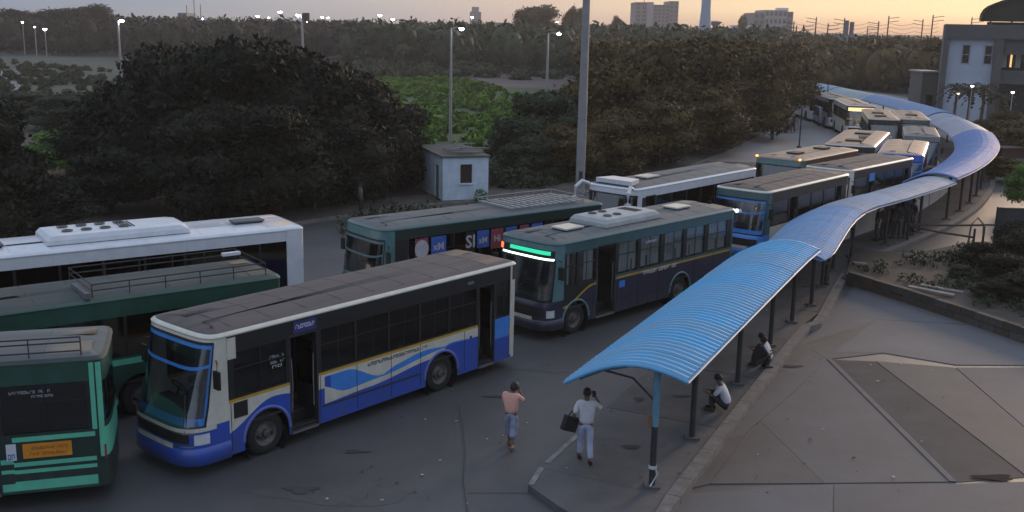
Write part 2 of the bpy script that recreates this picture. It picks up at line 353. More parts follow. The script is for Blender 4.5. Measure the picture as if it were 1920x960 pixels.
def seam(px, wd=.016, z=.016):
    b = MB(); P = [gp(*p) for p in px]; rows = []
    for i, p in enumerate(P):
        t = (P[min(i + 1, len(P) - 1)] - P[max(i - 1, 0)]).normalized(); n = Vector((-t.y, t.x)) * wd; rows.append([(p.x + n.x, p.y + n.y, z), (p.x - n.x, p.y - n.y, z)])
    b.grid(rows, tar, flip=True); b.build('tar_seam', rdp)
seam([(860, 760), (868, 800), (872, 850), (868, 900), (876, 960)]); seam([(876, 925), (990, 925)], .010)
# the grassy field beyond the trees and a bare earth strip
grass_m = mat('field_grass', (.06, .11, .025), .95, col2=(.018, .035, .012), scale=.12, amt=.3, bump=.6, bscale=2)
sheet('grass_field', [tuple(gp(*p)) for p in [(500, 300), (960, 300), (1090, 230), (1060, 150), (930, 140), (640, 135), (560, 160), (400, 230)]], -.004, grass_m, kind='structure')
sheet('bare_earth', [tuple(gp(*p)) for p in [(880, 160), (1090, 170), (1100, 135), (990, 125), (880, 135)]], .004, mat('pale_earth', (.13, .10, .10), .95, col2=(.07, .055, .05), scale=.1), kind='structure')
sheet('far_grass', [tuple(gp(*p)) for p in [(-80, 100), (640, 118), (640, 145), (330, 235), (30, 245), (-80, 200)]], .001, mat('far_grass_m', (.05, .07, .05), .95, col2=(.028, .04, .03), scale=.06, bump=.5, bscale=1), kind='structure')
sheet('parking_lot', [tuple(gp(*p)) for p in [(-120, 128), (62, 133), (66, 152), (28, 193), (-120, 196)]], .006, mat('grey_lot', (.22, .21, .22), .9, col2=(.15, .145, .15), scale=.05), kind='structure')

# ------------------------------------------------------------------ lettering: flat print built as thin strokes
def scribble(mb, x0, z0, w_, h_, y, m, n, seed, slope=0.):
    r = random.Random(seed); cw = w_ / n
    for i in range(n):
        if r.random() < .12: continue
        x = x0 + i * cw; zz = z0 + slope * (x - x0); th = h_ * .2; k = r.randrange(4)
        def bar(a, b, c, d): mb.face([(x + a * cw, y, zz + c * h_), (x + b * cw, y, zz + c * h_), (x + b * cw, y, zz + d * h_), (x + a * cw, y, zz + d * h_)], m)
        bar(.05, .25, 0, 1 if k != 2 else .7)
        if k in (0, 2, 3): bar(.25, .85, .8, 1)
        if k in (0, 1): bar(.25, .85, 0, .2)
        if k in (0, 3): bar(.65, .85, .2, .8)
        if k == 1: bar(.25, .8, .42, .6)
def text_obj(name, txt, size, m, parent, M, bold=True):
    c = bpy.data.curves.new(name, 'FONT'); c.body = txt; c.size = size; c.align_x = 'CENTER'; c.align_y = 'CENTER'; c.resolution_u = 2; c.extrude = .002
    if bold: c.offset = size * .02
    t = bpy.data.objects.new('tmp', c); COL.objects.link(t)
    me = bpy.data.meshes.new_from_object(t.evaluated_get(bpy.context.evaluated_depsgraph_get())); bpy.data.objects.remove(t)
    me.materials.clear(); me.materials.append(m); o = link(name, me, parent); o.matrix_local = M; return o
SIDE = Matrix(((1, 0, 0, 0), (0, 0, -1, 0), (0, 1, 0, 0), (0, 0, 0, 1)))   # text plane facing -Y

# ------------------------------------------------------------------ buses
# local frame: x runs from the front (0) to the rear (L); y = 0 is the kerb side with the doors, W the other side
wheel_cache = {}
def wheel_meshes(r=.5):
    if r not in wheel_cache:
        a = MB(); a.lathe([(r * .58, -.13), (r * .62, -.145), (r * .93, -.14), (r, -.10), (r, .10), (r * .93, .14), (r * .6, .14)], rubber, 28, 'y')
        b = MB(); rm = mat('wheel_rim', (.16, .15, .14), .6, col2=(.07, .06, .055), scale=6)
        b.lathe([(r * .6, -.13), (r * .54, -.12), (r * .5, -.05), (r * .34, -.02), (r * .30, -.09), (r * .0, -.10)], rm, 20, 'y')
        c = MB(); c.lathe([(r * .2, -.10), (r * .19, -.17), (r * .12, -.19), (0, -.19)], mat('hub', (.10, .09, .085), .5, .3), 12, 'y')
        for k in range(8):
            q = 2 * PI * k / 8; c.box(-.014, .014, -.04, 0, -.014, .014, steel, Matrix.Translation((r * .27 * math.cos(q), -.07, r * .27 * math.sin(q))))
        wheel_cache[r] = (a.mesh('tyre', True), b.mesh('rim', True), c.mesh('hub'))
    return wheel_cache[r]
SEAT = None
def seat_mesh():
    global SEAT
    if SEAT is None:
        b = MB(); b.box(-.22, .22, 0, .95, .38, .5, seat_m); b.box(.2, .3, 0, .95, .42, 1.12, seat_m); b.box(-.1, .1, .1, .16, 0, .38, dsteel); b.box(-.1, .1, .8, .86, 0, .38, dsteel)
        b.tube([(.28, .02, 1.1), (.28, .02, 1.18), (.28, .93, 1.18), (.28, .93, 1.1)], .015, steel, 5); SEAT = b.mesh('seat')
    return SEAT
def bus(name, label, px, L, W=2.45, zg=3.05, H=None, lower=None, side_m=None, cant_m=None, gut_m=None, roof_m=None, front_m=None, glass_m=None, wsg=None, wf_m=None,
        doors=((2.16, 3.0), (8.65, 9.36)), wheels=(1.5, 7.2), windows=None, belt=1.62, wtop=2.62, lean=.3, detail=2, group='buses jammed nose to tail on the bus road', arch_m=None, pill_m=None, fwd=.0, rear_m=None, ang=None, zb=.36, ws=(1.25, 2.72), wsa=(.13, .87), origin=None):
    H = H or zg + .12; gut_m = gut_m or cream; front_m = front_m or side_m; pill_m = pill_m or black; glass_m = glass_m or glass_d; wsg = wsg or glass_c; cant_m = cant_m or side_m; rear_m = rear_m or side_m
    A, B = G(*px[0], zg), G(*px[1], zg)
    th = math.atan2(B.y - A.y, B.x - A.x) if ang is None else math.radians(ang)
    if origin == 'rear': A = B - Vector((math.cos(th), math.sin(th), 0)) * L
    A = A - Vector((math.cos(th), math.sin(th), 0)) * fwd
    bx = empty(name, (A.x, A.y, 0), th, label=label, category='bus', group=group)
    R_ = {'L': L, 'W': W, 'zg': zg, 'H': H, 'root': bx}
    def fd(z):   # how far the nose reaches forward of the gutter line
        return lean * min(1, max(0, (zg - z) / (zg - 1.15))) + (.07 if z < 1.15 else 0)
    def fp(a, z, o=0.):
        q = PI * a; d = .5 + fd(z) + o; c = math.cos(q); s_ = max(math.sin(q), 0)
        y = W / 2 - (W / 2 + o) * math.copysign(abs(c) ** .5, c); x = .5 - d * (s_ ** .5); return (x, y, z)
    def rp(a, z, o=0.):
        q = PI * a; d = .28 + o; c = math.cos(q); s_ = max(math.sin(q), 0)
        y = W / 2 + (W / 2 + o) * math.copysign(abs(c) ** .42, c); x = L - .28 + d * (s_ ** .45); return (x, y, z)
    def patch_(fn, a0, a1, zs, o, m, n=14):
        b = MB(); rows = [[fn(a0 + (a1 - a0) * i / n, z, o) for i in range(n + 1)] for z in zs]; b.grid(rows, m, flip=(fn is fp)); return b
    def lin(a, b, n): return [a + (b - a) * i / n for i in range(n + 1)]
    # lower sides with livery, door gaps and wheel arches
    AR = .62
    def bottom(x):
        zz = zb
        for wx in wheels:
            d = abs(x - wx)
            if d < AR: zz = max(zz, .5 + math.sqrt(max(AR * AR - d * d, 0)) * 1.0)
        return zz
    xs = set(lin(.5, L - .28, 50))
    for wx in wheels:
        for k in range(17): xs.add(wx - AR * math.cos(PI * k / 16))
    for d in doors: xs |= {d[0], d[1]}
    xs = sorted(x for x in xs if .5 <= x <= L - .28)
    lower = lower or (lambda x: [(belt, side_m)])
    for side in (0, 1):
        mb = MB(); y = 0 if side == 0 else W; prev = None
        for i in range(len(xs) - 1):
            xa, xb = xs[i], xs[i + 1]; xm = (xa + xb) / 2
            if xb - xa < 1e-4: continue
            if side == 0 and any(d[0] - 1e-4 <= xm <= d[1] + 1e-4 for d in doors):
                if mb.f: mb.build('side_panel', bx); mb = MB()
                continue
            la, lb = lower(xa + 1e-4), lower(xb - 1e-4); lb = lb if len(lb) == len(la) else la; za, zc = bottom(xa), bottom(xb)
            for k in range(len(la)):
                ta, tb = max(la[k][0], za), max(lb[k][0], zc)
                if ta - za > 1e-4 or tb - zc > 1e-4:
                    P = [(xa, y, za), (xb, y, zc), (xb, y, tb), (xa, y, ta)]
                    mb.face(P if side == 0 else P[::-1], la[k][1])
                za, zc = max(ta, za), max(tb, zc)
        if mb.f: mb.build('side_panel', bx)
    # window band: header, windows and pillars
    if windows is None:
        windows = []; x = .62
        stops = [d for d in doors] + [(L - .3, L)]
        for d in stops:
            if d[0] - x > .5:
                n = max(1, round((d[0] - .08 - x) / 1.15)); wd = (d[0] - .06 - x) / n
                for k in range(n): windows.append((x + k * wd + .035, x + (k + 1) * wd - .035))
            x = d[1] + .06
    for side in (0, 1):
        y = 0 if side == 0 else W
        mb = MB(); cr = [(0, wtop), (0, wtop + .02), (.0, zg - .12), (.0, zg)]
        rows = [[(x, y, z) for x in (.5, L - .28)] for _, z in cr]; mb.grid(rows, cant_m, flip=(side == 1)); mb.build('cantrail', bx)
        ws_ = windows if side == 0 else [(x, min(x + 1.1, L - .35)) for x in np.arange(.7, L - .8, 1.17)]
        mb = MB(); edges = sorted(list(ws_) + ([tuple(d) for d in doors] if side == 0 else [])); x = .5
        for a, b_ in edges + [(L - .28, L)]:
            if a - x > .005: mb = MB(); mb.box(x, a, y - .004 if side == 0 else y - .03, y + .03 if side == 0 else y + .004, belt, wtop, pill_m); mb.build('pillar', bx)
            x = b_
        for a, b_ in ws_:
            yy = .018 if side == 0 else W - .03
            f = MB(); f.box(a, b_, yy, yy + .012, belt + .01, wtop - .01, glass_m); wo = f.build('window', bx)
            if detail > 1:
                r = MB(); zm = (belt + wtop) / 2 + .12; r.box(a, b_, yy - .012, yy, zm - .012, zm + .012, black); xm = (a + b_) / 2; r.box(xm - .012, xm + .012, yy - .011, yy, belt + .01, wtop - .01, black); r.build('window_bar', wo)
    # front: lower mask, header, corner pillars, screen
    n_ = 18
    patch_(fp, 0, 1, lin(zb, ws[0], 6), 0, front_m if not isinstance(front_m, tuple) else front_m[0], 26).build('front_panel', bx, smooth=True)
    fu = front_m if not isinstance(front_m, tuple) else front_m[1]
    patch_(fp, 0, 1, lin(ws[1], zg, 2), 0, fu, 26).build('front_header', bx, smooth=True)
    patch_(fp, 0, wsa[0], lin(ws[0], ws[1], 4), 0, fu, 6).build('corner_pillar', bx, smooth=True)
    patch_(fp, wsa[1], 1, lin(ws[0], ws[1], 4), 0, fu, 6).build('corner_pillar', bx, smooth=True)
    wsc = patch_(fp, wsa[0], wsa[1], lin(ws[0], ws[1], 4), -.02, wsg, 20).build('windscreen', bx, smooth=True)
    fr = MB()
    for z0, z1 in ((ws[0] - .03, ws[0] + .03), (ws[1] - .03, ws[1] + .03)): fr.grid([[fp(wsa[0] + (wsa[1] - wsa[0]) * i / 16, z, .008) for i in range(17)] for z in (z0, z1)], black, flip=True)
    for a0, a1 in ((wsa[0] - .006, wsa[0] + .012), (wsa[1] - .012, wsa[1] + .006)): fr.grid([[fp(a, z, .009) for a in (a0, a1)] for z in lin(ws[0], ws[1], 4)], black, flip=True)
    fr.build('rubber_seal', wsc)
    if wf_m:
        q = MB()
        for z0, z1, sg in ((ws[0] + .03, ws[0] + .2, 0), (ws[1] - .12, ws[1] - .03, 0), (ws[1] - .50, ws[1] - .43, .12)): q.grid([[fp(wsa[0] + .01 + (wsa[1] - wsa[0] - .02) * i / 16, z - sg * math.sin(PI * i / 16), -.005) for i in range(17)] for z in (z0, z1)], wf_m, flip=True)
        for a0, a1 in ((wsa[0] + .01, wsa[0] + .035), (wsa[1] - .035, wsa[1] - .01)): q.grid([[fp(a, z, -.006) for a in (a0, a1)] for z in lin(ws[0] + .05, ws[1] - .05, 4)], wf_m, flip=True)
        q.build('screen_sticker', wsc)
    # grille, headlamps, bumper, plate
    q = MB(); q.grid([[fp(.25 + .5 * i / 12, z, .006) for i in range(13)] for z in (.78, 1.08)], black, flip=True)
    for z in (.84, .92, 1.0): q.grid([[fp(.27 + .46 * i / 12, zz, .016) for i in range(13)] for zz in (z, z + .025)], dsteel, flip=True)
    q.build('grille', bx)
    for a0, a1 in ((.07, .2), (.8, .93)):
        q = MB(); q.grid([[fp(a0 + (a1 - a0) * i / 6, z, .012) for i in range(7)] for z in (.74, .84, .98)], lens, flip=True); q.build('headlight', bx, smooth=True)
        q = MB(); q.grid([[fp(a0 + .015 + (a1 - a0 - .04) * i / 4, z, .014) for i in range(5)] for z in (.52, .6)], lens, flip=True); q.build('fog_lamp', bx)
    q = MB(); q.grid([[fp(i / 26, z, o) for i in range(27)] for z, o in ((zb - .04, .0), (zb - .02, .05), (.62, .05), (.66, .005))], front_m if not isinstance(front_m, tuple) else front_m[0], flip=True); q.build('bumper', bx, smooth=True)
    q = MB(); q.grid([[fp(.4 + .2 * i / 6, z, .06) for i in range(7)] for z in (.66, .78)], cream, flip=True); q.build('number_plate', bx)
    # rear
    patch_(rp, 0, 1, lin(zb, 1.75, 5), 0, rear_m, 22).build('rear_panel', bx, smooth=True)
    patch_(rp, 0, 1, [2.6, zg], 0, cant_m, 22).build('rear_header', bx, smooth=True)
    patch_(rp, 0, .12, [1.75, 2.6], 0, rear_m, 5).build('rear_pillar', bx, smooth=True); patch_(rp, .88, 1, [1.75, 2.6], 0, rear_m, 5).build('rear_pillar', bx, smooth=True)
    patch_(rp, .12, .88, [1.75, 2.6], -.02, glass_m, 14).build('rear_window', bx, smooth=True)
    for a0 in (.08, .87):
        q = MB(); q.grid([[rp(a0 + .05 * i / 3, z, .012) for i in range(4)] for z in (.95, 1.25)], red); q.build('tail_light', bx)
    # roof built as inset loops of the plan outline
    def loop(z, ins):
        P = [fp(1 - i / 20, zg, -ins) for i in range(21)][::-1]; Q = [rp(1 - i / 14, zg, -ins) for i in range(15)][::-1]
        s0 = [(x, 0 + ins, zg) for x in (.5 + (L - .78) * k / 10 for k in range(1, 10))]; s1 = [(x, W - ins, zg) for x in (L - .28 - (L - .78) * k / 10 for k in range(1, 10))]
        P = P[::-1]   # far side -> near side at the front
        Q2 = [rp(i / 14, zg, -ins) for i in range(15)]    # W side -> 0 side
        pts = P + s0 + Q2[::-1] + s1
        return [(p[0], p[1], z) for p in pts]
    rb = MB(); rb.grid([loop(zg - .03, -.015), loop(zg, -.022), loop(zg + .035, 0.01), loop(zg + .06, .07)], gut_m, wrap=True); smooth_mod(rb.build('gutter_rail', bx))
    rb = MB(); K = [loop(zg + .06, .07), loop(zg + .09, .22), loop(H, .55), loop(H + .015, .9)]; rb.grid(K, roof_m, wrap=True); rb.face(K[-1], roof_m); ro = weld(rb.build('roof', bx, smooth=True))
    if detail > 0:
        sb = MB(); x = .8
        while x < L - .5:
            ys = [.24, .6, W / 2, W - .6, W - .24]; zs = [zg + .095, H + .003, H + .018, H + .003, zg + .095]
            sb.grid([[(x + dx, yy, zz + .008 * (dx > 0)) for yy, zz in zip(ys, zs)] for dx in (0, .012)] + [[(x + .03, yy, zz) for yy, zz in zip(ys, zs)]], roof_m); x += 1.05
        sb.build('roof_seam', ro)
    # doors: open entry with steps and rails
    for k, d in enumerate(doors):
        q = MB(); a, b_ = d; 
        q.box(a, a + .04, -.006, .05, zb - .02, wtop + .05, dsteel); q.box(b_ - .04, b_, -.006, .05, zb - .02, wtop + .05, dsteel); q.box(a + .04, b_ - .04, -.006, .05, wtop, wtop + .05, dsteel); q.box(a + .04, b_ - .04, -.03, .12, zb - .02, zb + .03, steel)
        do = q.build('door_frame', bx)
        q = MB()
        for n, (z, y) in enumerate(((.42, .05), (.66, .38), (.90, .70))): q.box(a + .04, b_ - .04, y, y + .35, z - .04, z, dsteel); q.box(a + .04, b_ - .04, y + .33, y + .35, z, z + .2, black)
        q.build('entry_step', do)
        q = MB(); q.tube([(a + .1, .06, .8), (a + .12, .05, 1.5), (a + .1, .06, 2.1)], .016, chrome, 6); q.tube([(b_ - .1, .06, .8), (b_ - .12, .05, 1.5), (b_ - .1, .06, 2.1)], .016, chrome, 6); q.build('grab_rail', do)
        q = MB(); q.box(b_ - .085, b_ - .045, .05, .75, .48, 2.45, pill_m); q.box(b_ - .1, b_ - .086, .12, .68, 1.3, 2.35, glass_m); q.build('folded_door', do)
    # underside, floor, far walls keep the inside dark
    q = MB(); q.box(.3, L - .3, .12, W - .12, .40, .46, black)
    q.box(.45, L - .3, .9 if doors else .05, W - .03, .9, .95, floor_m)
    for x0, x1 in zip([.45] + [d[1] for d in doors], [d[0] for d in doors] + [L - .3]): q.box(x0, x1, .03, .9, .9, .951, floor_m)
    for wx in wheels: q.lathe([(AR + .04, .02), (AR + .04, .42), (.0, .42)], black, 20, 'y', Matrix.Translation((wx, 0, .5))); q.lathe([(AR + .04, W - .02), (AR + .04, W - .42), (.0, W - .42)], black, 20, 'y', Matrix.Translation((wx, 0, .5)))
    q.build('chassis', bx)
    # wheels
    ty, ri, hu = wheel_meshes(.5)
    for wx in wheels:
        for y, rz in ((.2, 0), (W - .2, PI)):
            t = link('wheel', ty, bx); t.location = (wx, y, .5); t.rotation_euler = (0, rnd.random() * 3, rz) if rz == 0 else (0, 0, rz)
            link('rim', ri, t); link('hub', hu, t)
    if arch_m:
        for wx in wheels:
            q = MB(); rows = []
            for r_, yy in ((AR - .01, 0.02), (AR - .01, -.02), (AR + .05, -.02), (AR + .06, .0)): rows.append([(wx + r_ * math.cos(PI * k / 20), yy, .5 + r_ * math.sin(PI * k / 20)) for k in range(21)])
            q.grid(rows, arch_m, flip=True); q.build('wheel_arch', bx, smooth=True)
    if detail > 1:
        x = 1.2
        while x < L - 1:
            for yy in (W - 1.02, .07):
                if yy < 1 and any(d[0] - .45 < x < d[1] + .4 for d in doors): continue
                s_ = link('seat', seat_mesh(), bx); s_.location = (x, yy, .95)
            x += .85
        q = MB(); q.lathe([(.20, 0), (.22, .015), (.24, 0), (.22, -.015), (.20, 0)], black, 16, 'z', Matrix.Translation((.42, W - .62, 1.5)) @ Matrix.Rotation(.9, 4, 'Y')); q.tube([(.42, W - .62, 1.5), (.2, W - .62, .95)], .03, black, 6); q.build('steering_wheel', bx)
        q = MB(); q.box(-.0, .42, .3, W - .15, .95, 1.28, dsteel); q.build('dashboard', bx)
        for yy in (.7, 1.45): q = MB(); q.tube([fp(.3 + .3 * (yy > 1), ws[0] + .02, .03), fp(.36 + .3 * (yy > 1), ws[0] + .7, .02)], .012, black, 4); q.build('wiper', bx)
    # rear view mirrors
    for a, dy in ((.06, -.22), (.94, .22)):
        p = Vector(fp(a, 2.55, 0)); q = MB(); q.tube([p, p + Vector((-.12, dy, .02)), p + Vector((-.14, dy, -.2))], .015, black, 5); q.box(-.03, .03, -.1, .1, -.2, .2, black, Matrix.Translation(p + Vector((-.14, dy, -.36)))); q.build('mirror', bx)
    R_['fp'] = fp; R_['rp'] = rp
    return R_
def hatch(R, x, y=None, w_=.75, d_=.6, m=None):
    y = R['W'] / 2 if y is None else y; m = m or cream; b = MB(); z = R['H'] + .015
    b.box(x - w_ / 2, x + w_ / 2, y - d_ / 2, y + d_ / 2, z, z + .05, dsteel)
    b.prism([(x - w_ / 2 - .04, y - d_ / 2 - .04), (x + w_ / 2 + .04, y - d_ / 2 - .04), (x + w_ / 2 + .04, y + d_ / 2 + .04), (x - w_ / 2 - .04, y + d_ / 2 + .04)], z + .05, z + .1, m)
    b.build('roof_hatch', R['root'])
def rack(R, x0, x1, m=steel, h=.22, slats=True):
    b = MB(); W = R['W']; z = R['H'] + .03; y0, y1 = .3, W - .3
    for zz in (z + .04, z + h): b.tube([(x0, y0, zz), (x1, y0, zz), (x1, y1, zz), (x0, y1, zz), (x0, y0, zz)], .018, m, 5, False)
    n = int((x1 - x0) / .8)
    for i in range(n + 1):
        x = x0 + (x1 - x0) * i / n
        for y in (y0, y1): b.tube([(x, y, z - .05), (x, y, z + h)], .014, m, 5)
    o = b.build('roof_rack', R['root'])
    if slats:
        for i in range(int((x1 - x0) / .3)): c = MB(); x = x0 + .15 + i * .3; c.box(x - .05, x + .05, y0, y1, z + .03, z + .055, m); c.build('slat', o)
    return o
fanm = mat('fan_grey', (.12, .12, .13), .7)
def ac_unit(R, x0, x1, m=white, grille_front=True, fans=3):
    W = R['W']; z = R['H'] + .01; y0, y1 = .42, W - .42; b = MB()
    def ring(ix, iy, zz): return [(x0 + ix * 1.0, y0 + iy, zz), (x1 - ix * 2.2, y0 + iy, zz), (x1 - ix * .6, y0 + iy * 2 + .1, zz), (x1 - ix * .6, y1 - iy * 2 - .1, zz), (x1 - ix * 2.2, y1 - iy, zz), (x0 + ix, y1 - iy, zz)]
    K = [ring(0, 0, z), ring(.02, .02, z + .12), ring(.12, .1, z + .24), ring(.3, .25, z + .27)]
    b.grid(K, m, wrap=True); b.face(K[-1], m); o = b.build('ac_unit', R['root'])
    for i in range(fans):
        c = MB(); cx = x0 + .65 + .52 * i
        for cy in (W / 2 - .33, W / 2 + .33):
            c = MB(); M = Matrix.Translation((cx, cy, z + .275)); c.lathe([(.14, 0), (.16, .03), (.12, .035), (.11, .008), (0, .006)], fanm, 14, 'z', M)
            c.build('fan', o)
    c = MB()
    for i in range(5): c.box(x0 + 2.1 + i * .09, x0 + 2.14 + i * .09, y0 + .4, y1 - .4, z + .27, z + .285, dsteel)
    c.build('vent_slats', o); return o
def quadp(name, parent, x0, x1, z0, z1, y, m, **k):
    b = MB(); b.box(x0, x1, y, y + .012, z0, z1, m); return b.build(name, parent, **k)

greyw = mat('worn_white_print', (.42, .42, .44), .7)
# --- A: blue and cream bus in front
def pw_(x, pts):
    for (a, u), (b, v) in zip(pts, pts[1:]):
        if x <= b: t = max(0, (x - a) / (b - a)); t = t * t * (3 - 2 * t); return u + (v - u) * t
    return pts[-1][1]
def low_A(x):
    if x < 3.05:
        b = pw_(x, [(.3, .78), (1.7, 1.36), (3.05, 1.16)]); return [(b, blue), (1.50, cream), (1.57, yellow), (1.62, black)]
    if x < 8.7:
        b = pw_(x, [(3.05, .76), (4.6, .82), (6.8, 1.02), (7.6, 1.26), (8.7, 1.24)]); lo = max(b, pw_(x, [(3.05, 1.22), (3.85, .93), (4.9, .98), (7.2, 1.2), (7.7, 1.26)]))
        if x < 5.0: hi = pw_(x, [(3.9, 1.44), (5.0, 1.03)])
        else: hi = lo + pw_(x, [(5.0, .03), (5.5, .15), (6.3, .17), (7.5, .04), (8.6, .0)])
        return [(b, blue), (lo, cream), (max(lo, min(hi, 1.44)), blue if x < 3.3 else sky_b), (1.50, cream), (1.57, yellow), (1.62, black)]
    return [(.98, blue), (1.5, sky_b), (1.57, sky_b), (1.62, black)]
RA = bus('passenger_bus', 'blue and cream city bus with dusty brown roof and open doors, nearest of the queue', ((390, 638), (984, 490)), 10.35, 2.4, lower=low_A, side_m=cream, cant_m=black, gut_m=cream, roof_m=roof_br,
         front_m=(blue, cream), wf_m=sky_b, arch_m=mat('arch_blue', (.12, .16, .5), .4), fwd=.05, rear_m=cream, lean=.5, ws=(1.12, 2.93), wsa=(.10, .90), zb=.30)
a = RA['root']
q = MB(); fp = RA['fp']; q.grid([[fp(.03 + .94 * i / 24, z, .007) for i in range(25)] for z in (1.03, 1.12)], cream, flip=True); q.build('front_band', a)
for z in (.70, 1.0): q = MB(); q.grid([[fp(.2 + .6 * i / 14, zz, .022) for i in range(15)] for zz in (z, z + .035)], chrome, flip=True); q.build('chrome_trim', a)
q = MB(); q.box(.62, .98, -.012, 0, 1.12, 1.48, black); q.build('fuel_flap', a)
q = MB(); scribble(q, 4.55, 1.36, 2.1, .09, -.006, navy, 22, 3); q.build('side_lettering', a)
q = MB(); q.box(2.28, 2.95, -.02, 0, 2.70, 2.97, mat('board_blue', (.03, .04, .2), .5)); bo = q.build('route_board', a); q = MB(); scribble(q, 2.34, 2.8, .55, .10, -.024, white, 8, 9); q.build('lettering', bo)
q = MB(); scribble(q, 1.62, 2.24, .42, .08, .012, greyw, 6, 5); scribble(q, 1.64, 2.12, .40, .06, .012, greyw, 6, 15); scribble(q, 1.68, 2.01, .30, .07, .012, greyw, 2, 8); q.build('window_sticker', a)
q = MB(); scribble(q, 1.05, 1.37, .5, .10, -.006, white, 4, 12); q.build('depot_lettering', a)
quadp('vent_plate', a, 8.2, 8.45, 2.78, 2.86, -.012, steel); quadp('orange_sticker', a, 9.98, 10.05, 1.02, 1.18, -.012, orange); quadp('corner_sticker', a, .50, .72, 2.5, 2.98, -.014, cream)
q = MB(); q.box(10.0, 10.07, -.02, .0, .4, 3.02, cream); q.build('rear_corner_post', a)
for s in (8.35,): q = MB(); q.lathe([(.04, -.012), (.04, 0)], black, 10, 'y', Matrix.Translation((s, 0, 1.28))); q.face([(s + .04 * math.cos(t), -.012, 1.28 + .04 * math.sin(t)) for t in [k * .63 for k in range(10)]], black); q.build('lock_cap', a)

rdk = mat('dull_red_print', (.30, .09, .02), .7)
# --- B: green bus, lower left, its tail towards the right
def low_B(x):
    if x > 8.35 and x < 10.3: return [(.42, dgreen), (.62, mint), (.78, bgreen), (.86, mint), (.93, bgreen), (1.02, mint), (1.45, mint if x > 10.0 else bgreen), (1.55, mint), (1.62, bgreen)]
    return [(.42, dgreen), (.58, mint), (.80, bgreen), (.88, mint), (1.0, bgreen), (1.1, mint), (1.62, bgreen)]
RB = bus('passenger_bus', 'dark green bus with mint stripes and orange number board, cut off at lower left', ((0, 679), (197, 673)), 10.35, 2.3, lower=low_B, side_m=bgreen, cant_m=dgreen, gut_m=roof_dk, roof_m=roof_gr, front_m=dgreen,
         rear_m=bgreen, pill_m=black, doors=((1.6, 2.4), (7.15, 8.3)), wheels=(1.2, 6.0), ang=17, origin='rear', fwd=0)
b0 = RB['root']
quadp('stripe_mint', b0, 10.03, 10.12, 1.6, 3.0, -.012, mint)
q = MB(); q.box(8.72, 9.62, -.02, 0, 1.10, 1.40, orange); o1 = q.build('number_board', b0)
q = MB(); scribble(q, 8.78, 1.28, .78, .055, -.024, rdk, 15, 31); scribble(q, 8.78, 1.16, .78, .055, -.024, rdk, 13, 32); q.build('lettering', o1)
q = MB(); q.box(8.42, 8.60, -.02, 0, 1.08, 1.42, white); o1 = q.build('notice', b0); q = MB(); scribble(q, 8.44, 1.1, .14, .12, -.024, blue, 2, 4); q.build('lettering', o1)
q = MB(); scribble(q, 8.55, 2.44, .75, .06, .008, greyw, 14, 41); scribble(q, 8.95, 2.35, .4, .05, .008, greyw, 8, 47); q.build('window_lettering', b0)
quadp('white_sill', b0, 6.0, 7.1, 1.58, 1.64, -.014, white)
rpB = RB['rp']
q = MB(); q.grid([[rpB(.0 + .98 * i / 16, z, .008) for i in range(17)] for z in (1.0, 1.62)], mint); q.build('rear_band', b0)
q = MB(); q.grid([[rpB(.88 + .10 * i / 5, z, .009) for i in range(6)] for z in (1.62, 3.0)], mint); q.build('corner_band', b0)
q = MB(); z = 3.2
for zz in (z + .02, z + .2, z + .3): q.tube([(4.2, .14, zz), (9.9, .14, zz)], .017, dsteel, 5)
for x in np.linspace(4.2, 9.9, 7): q.tube([(x, .14, z - .15), (x, .14, z + .3)], .016, dsteel, 5)
q.build('roof_rail', b0)
# --- C: dark green bus behind it
def low_C(x): return [(.42, dgreen), (.55, mint), (.95, bgreen), (1.1, dgreen), (1.4, dgreen), (1.55, mint), (1.62, dgreen)]
RC = bus('passenger_bus', 'dark green bus with railed grey roof, between the white coach and front green bus', ((0, 592), (531, 520)), 10.0, 2.45, lower=low_C, side_m=dgreen, cant_m=dgreen, gut_m=dgreen, roof_m=roof_dk, front_m=dgreen, rear_m=dgreen,
         doors=((1.6, 2.4), (8.2, 8.9)), wheels=(1.2, 6.2), origin='rear', detail=1)
q = MB()
for zz in (3.3, 3.45): q.tube([(5.2, .2, zz), (9.6, .2, zz), (9.6, 2.25, zz), (5.2, 2.25, zz), (5.2, .2, zz)], .017, dsteel, 5, False)
for x in np.linspace(5.2, 9.6, 6):
    for y in (.2, 2.25): q.tube([(x, y, 3.1), (x, y, 3.45)], .015, dsteel, 5)
q.build('roof_rail', RC['root'])
q = MB(); q.box(5.0, 5.12, .05, 1.3, 3.15, 3.28, roof_gr, Matrix.Rotation(0, 4, 'Z')); q.build('roof_ladder_stop', RC['root'])
q = MB(); q.box(9.0, 9.5, 1.6, 1.75, 3.42, 3.5, white); q.build('roof_lamp', RC['root'])
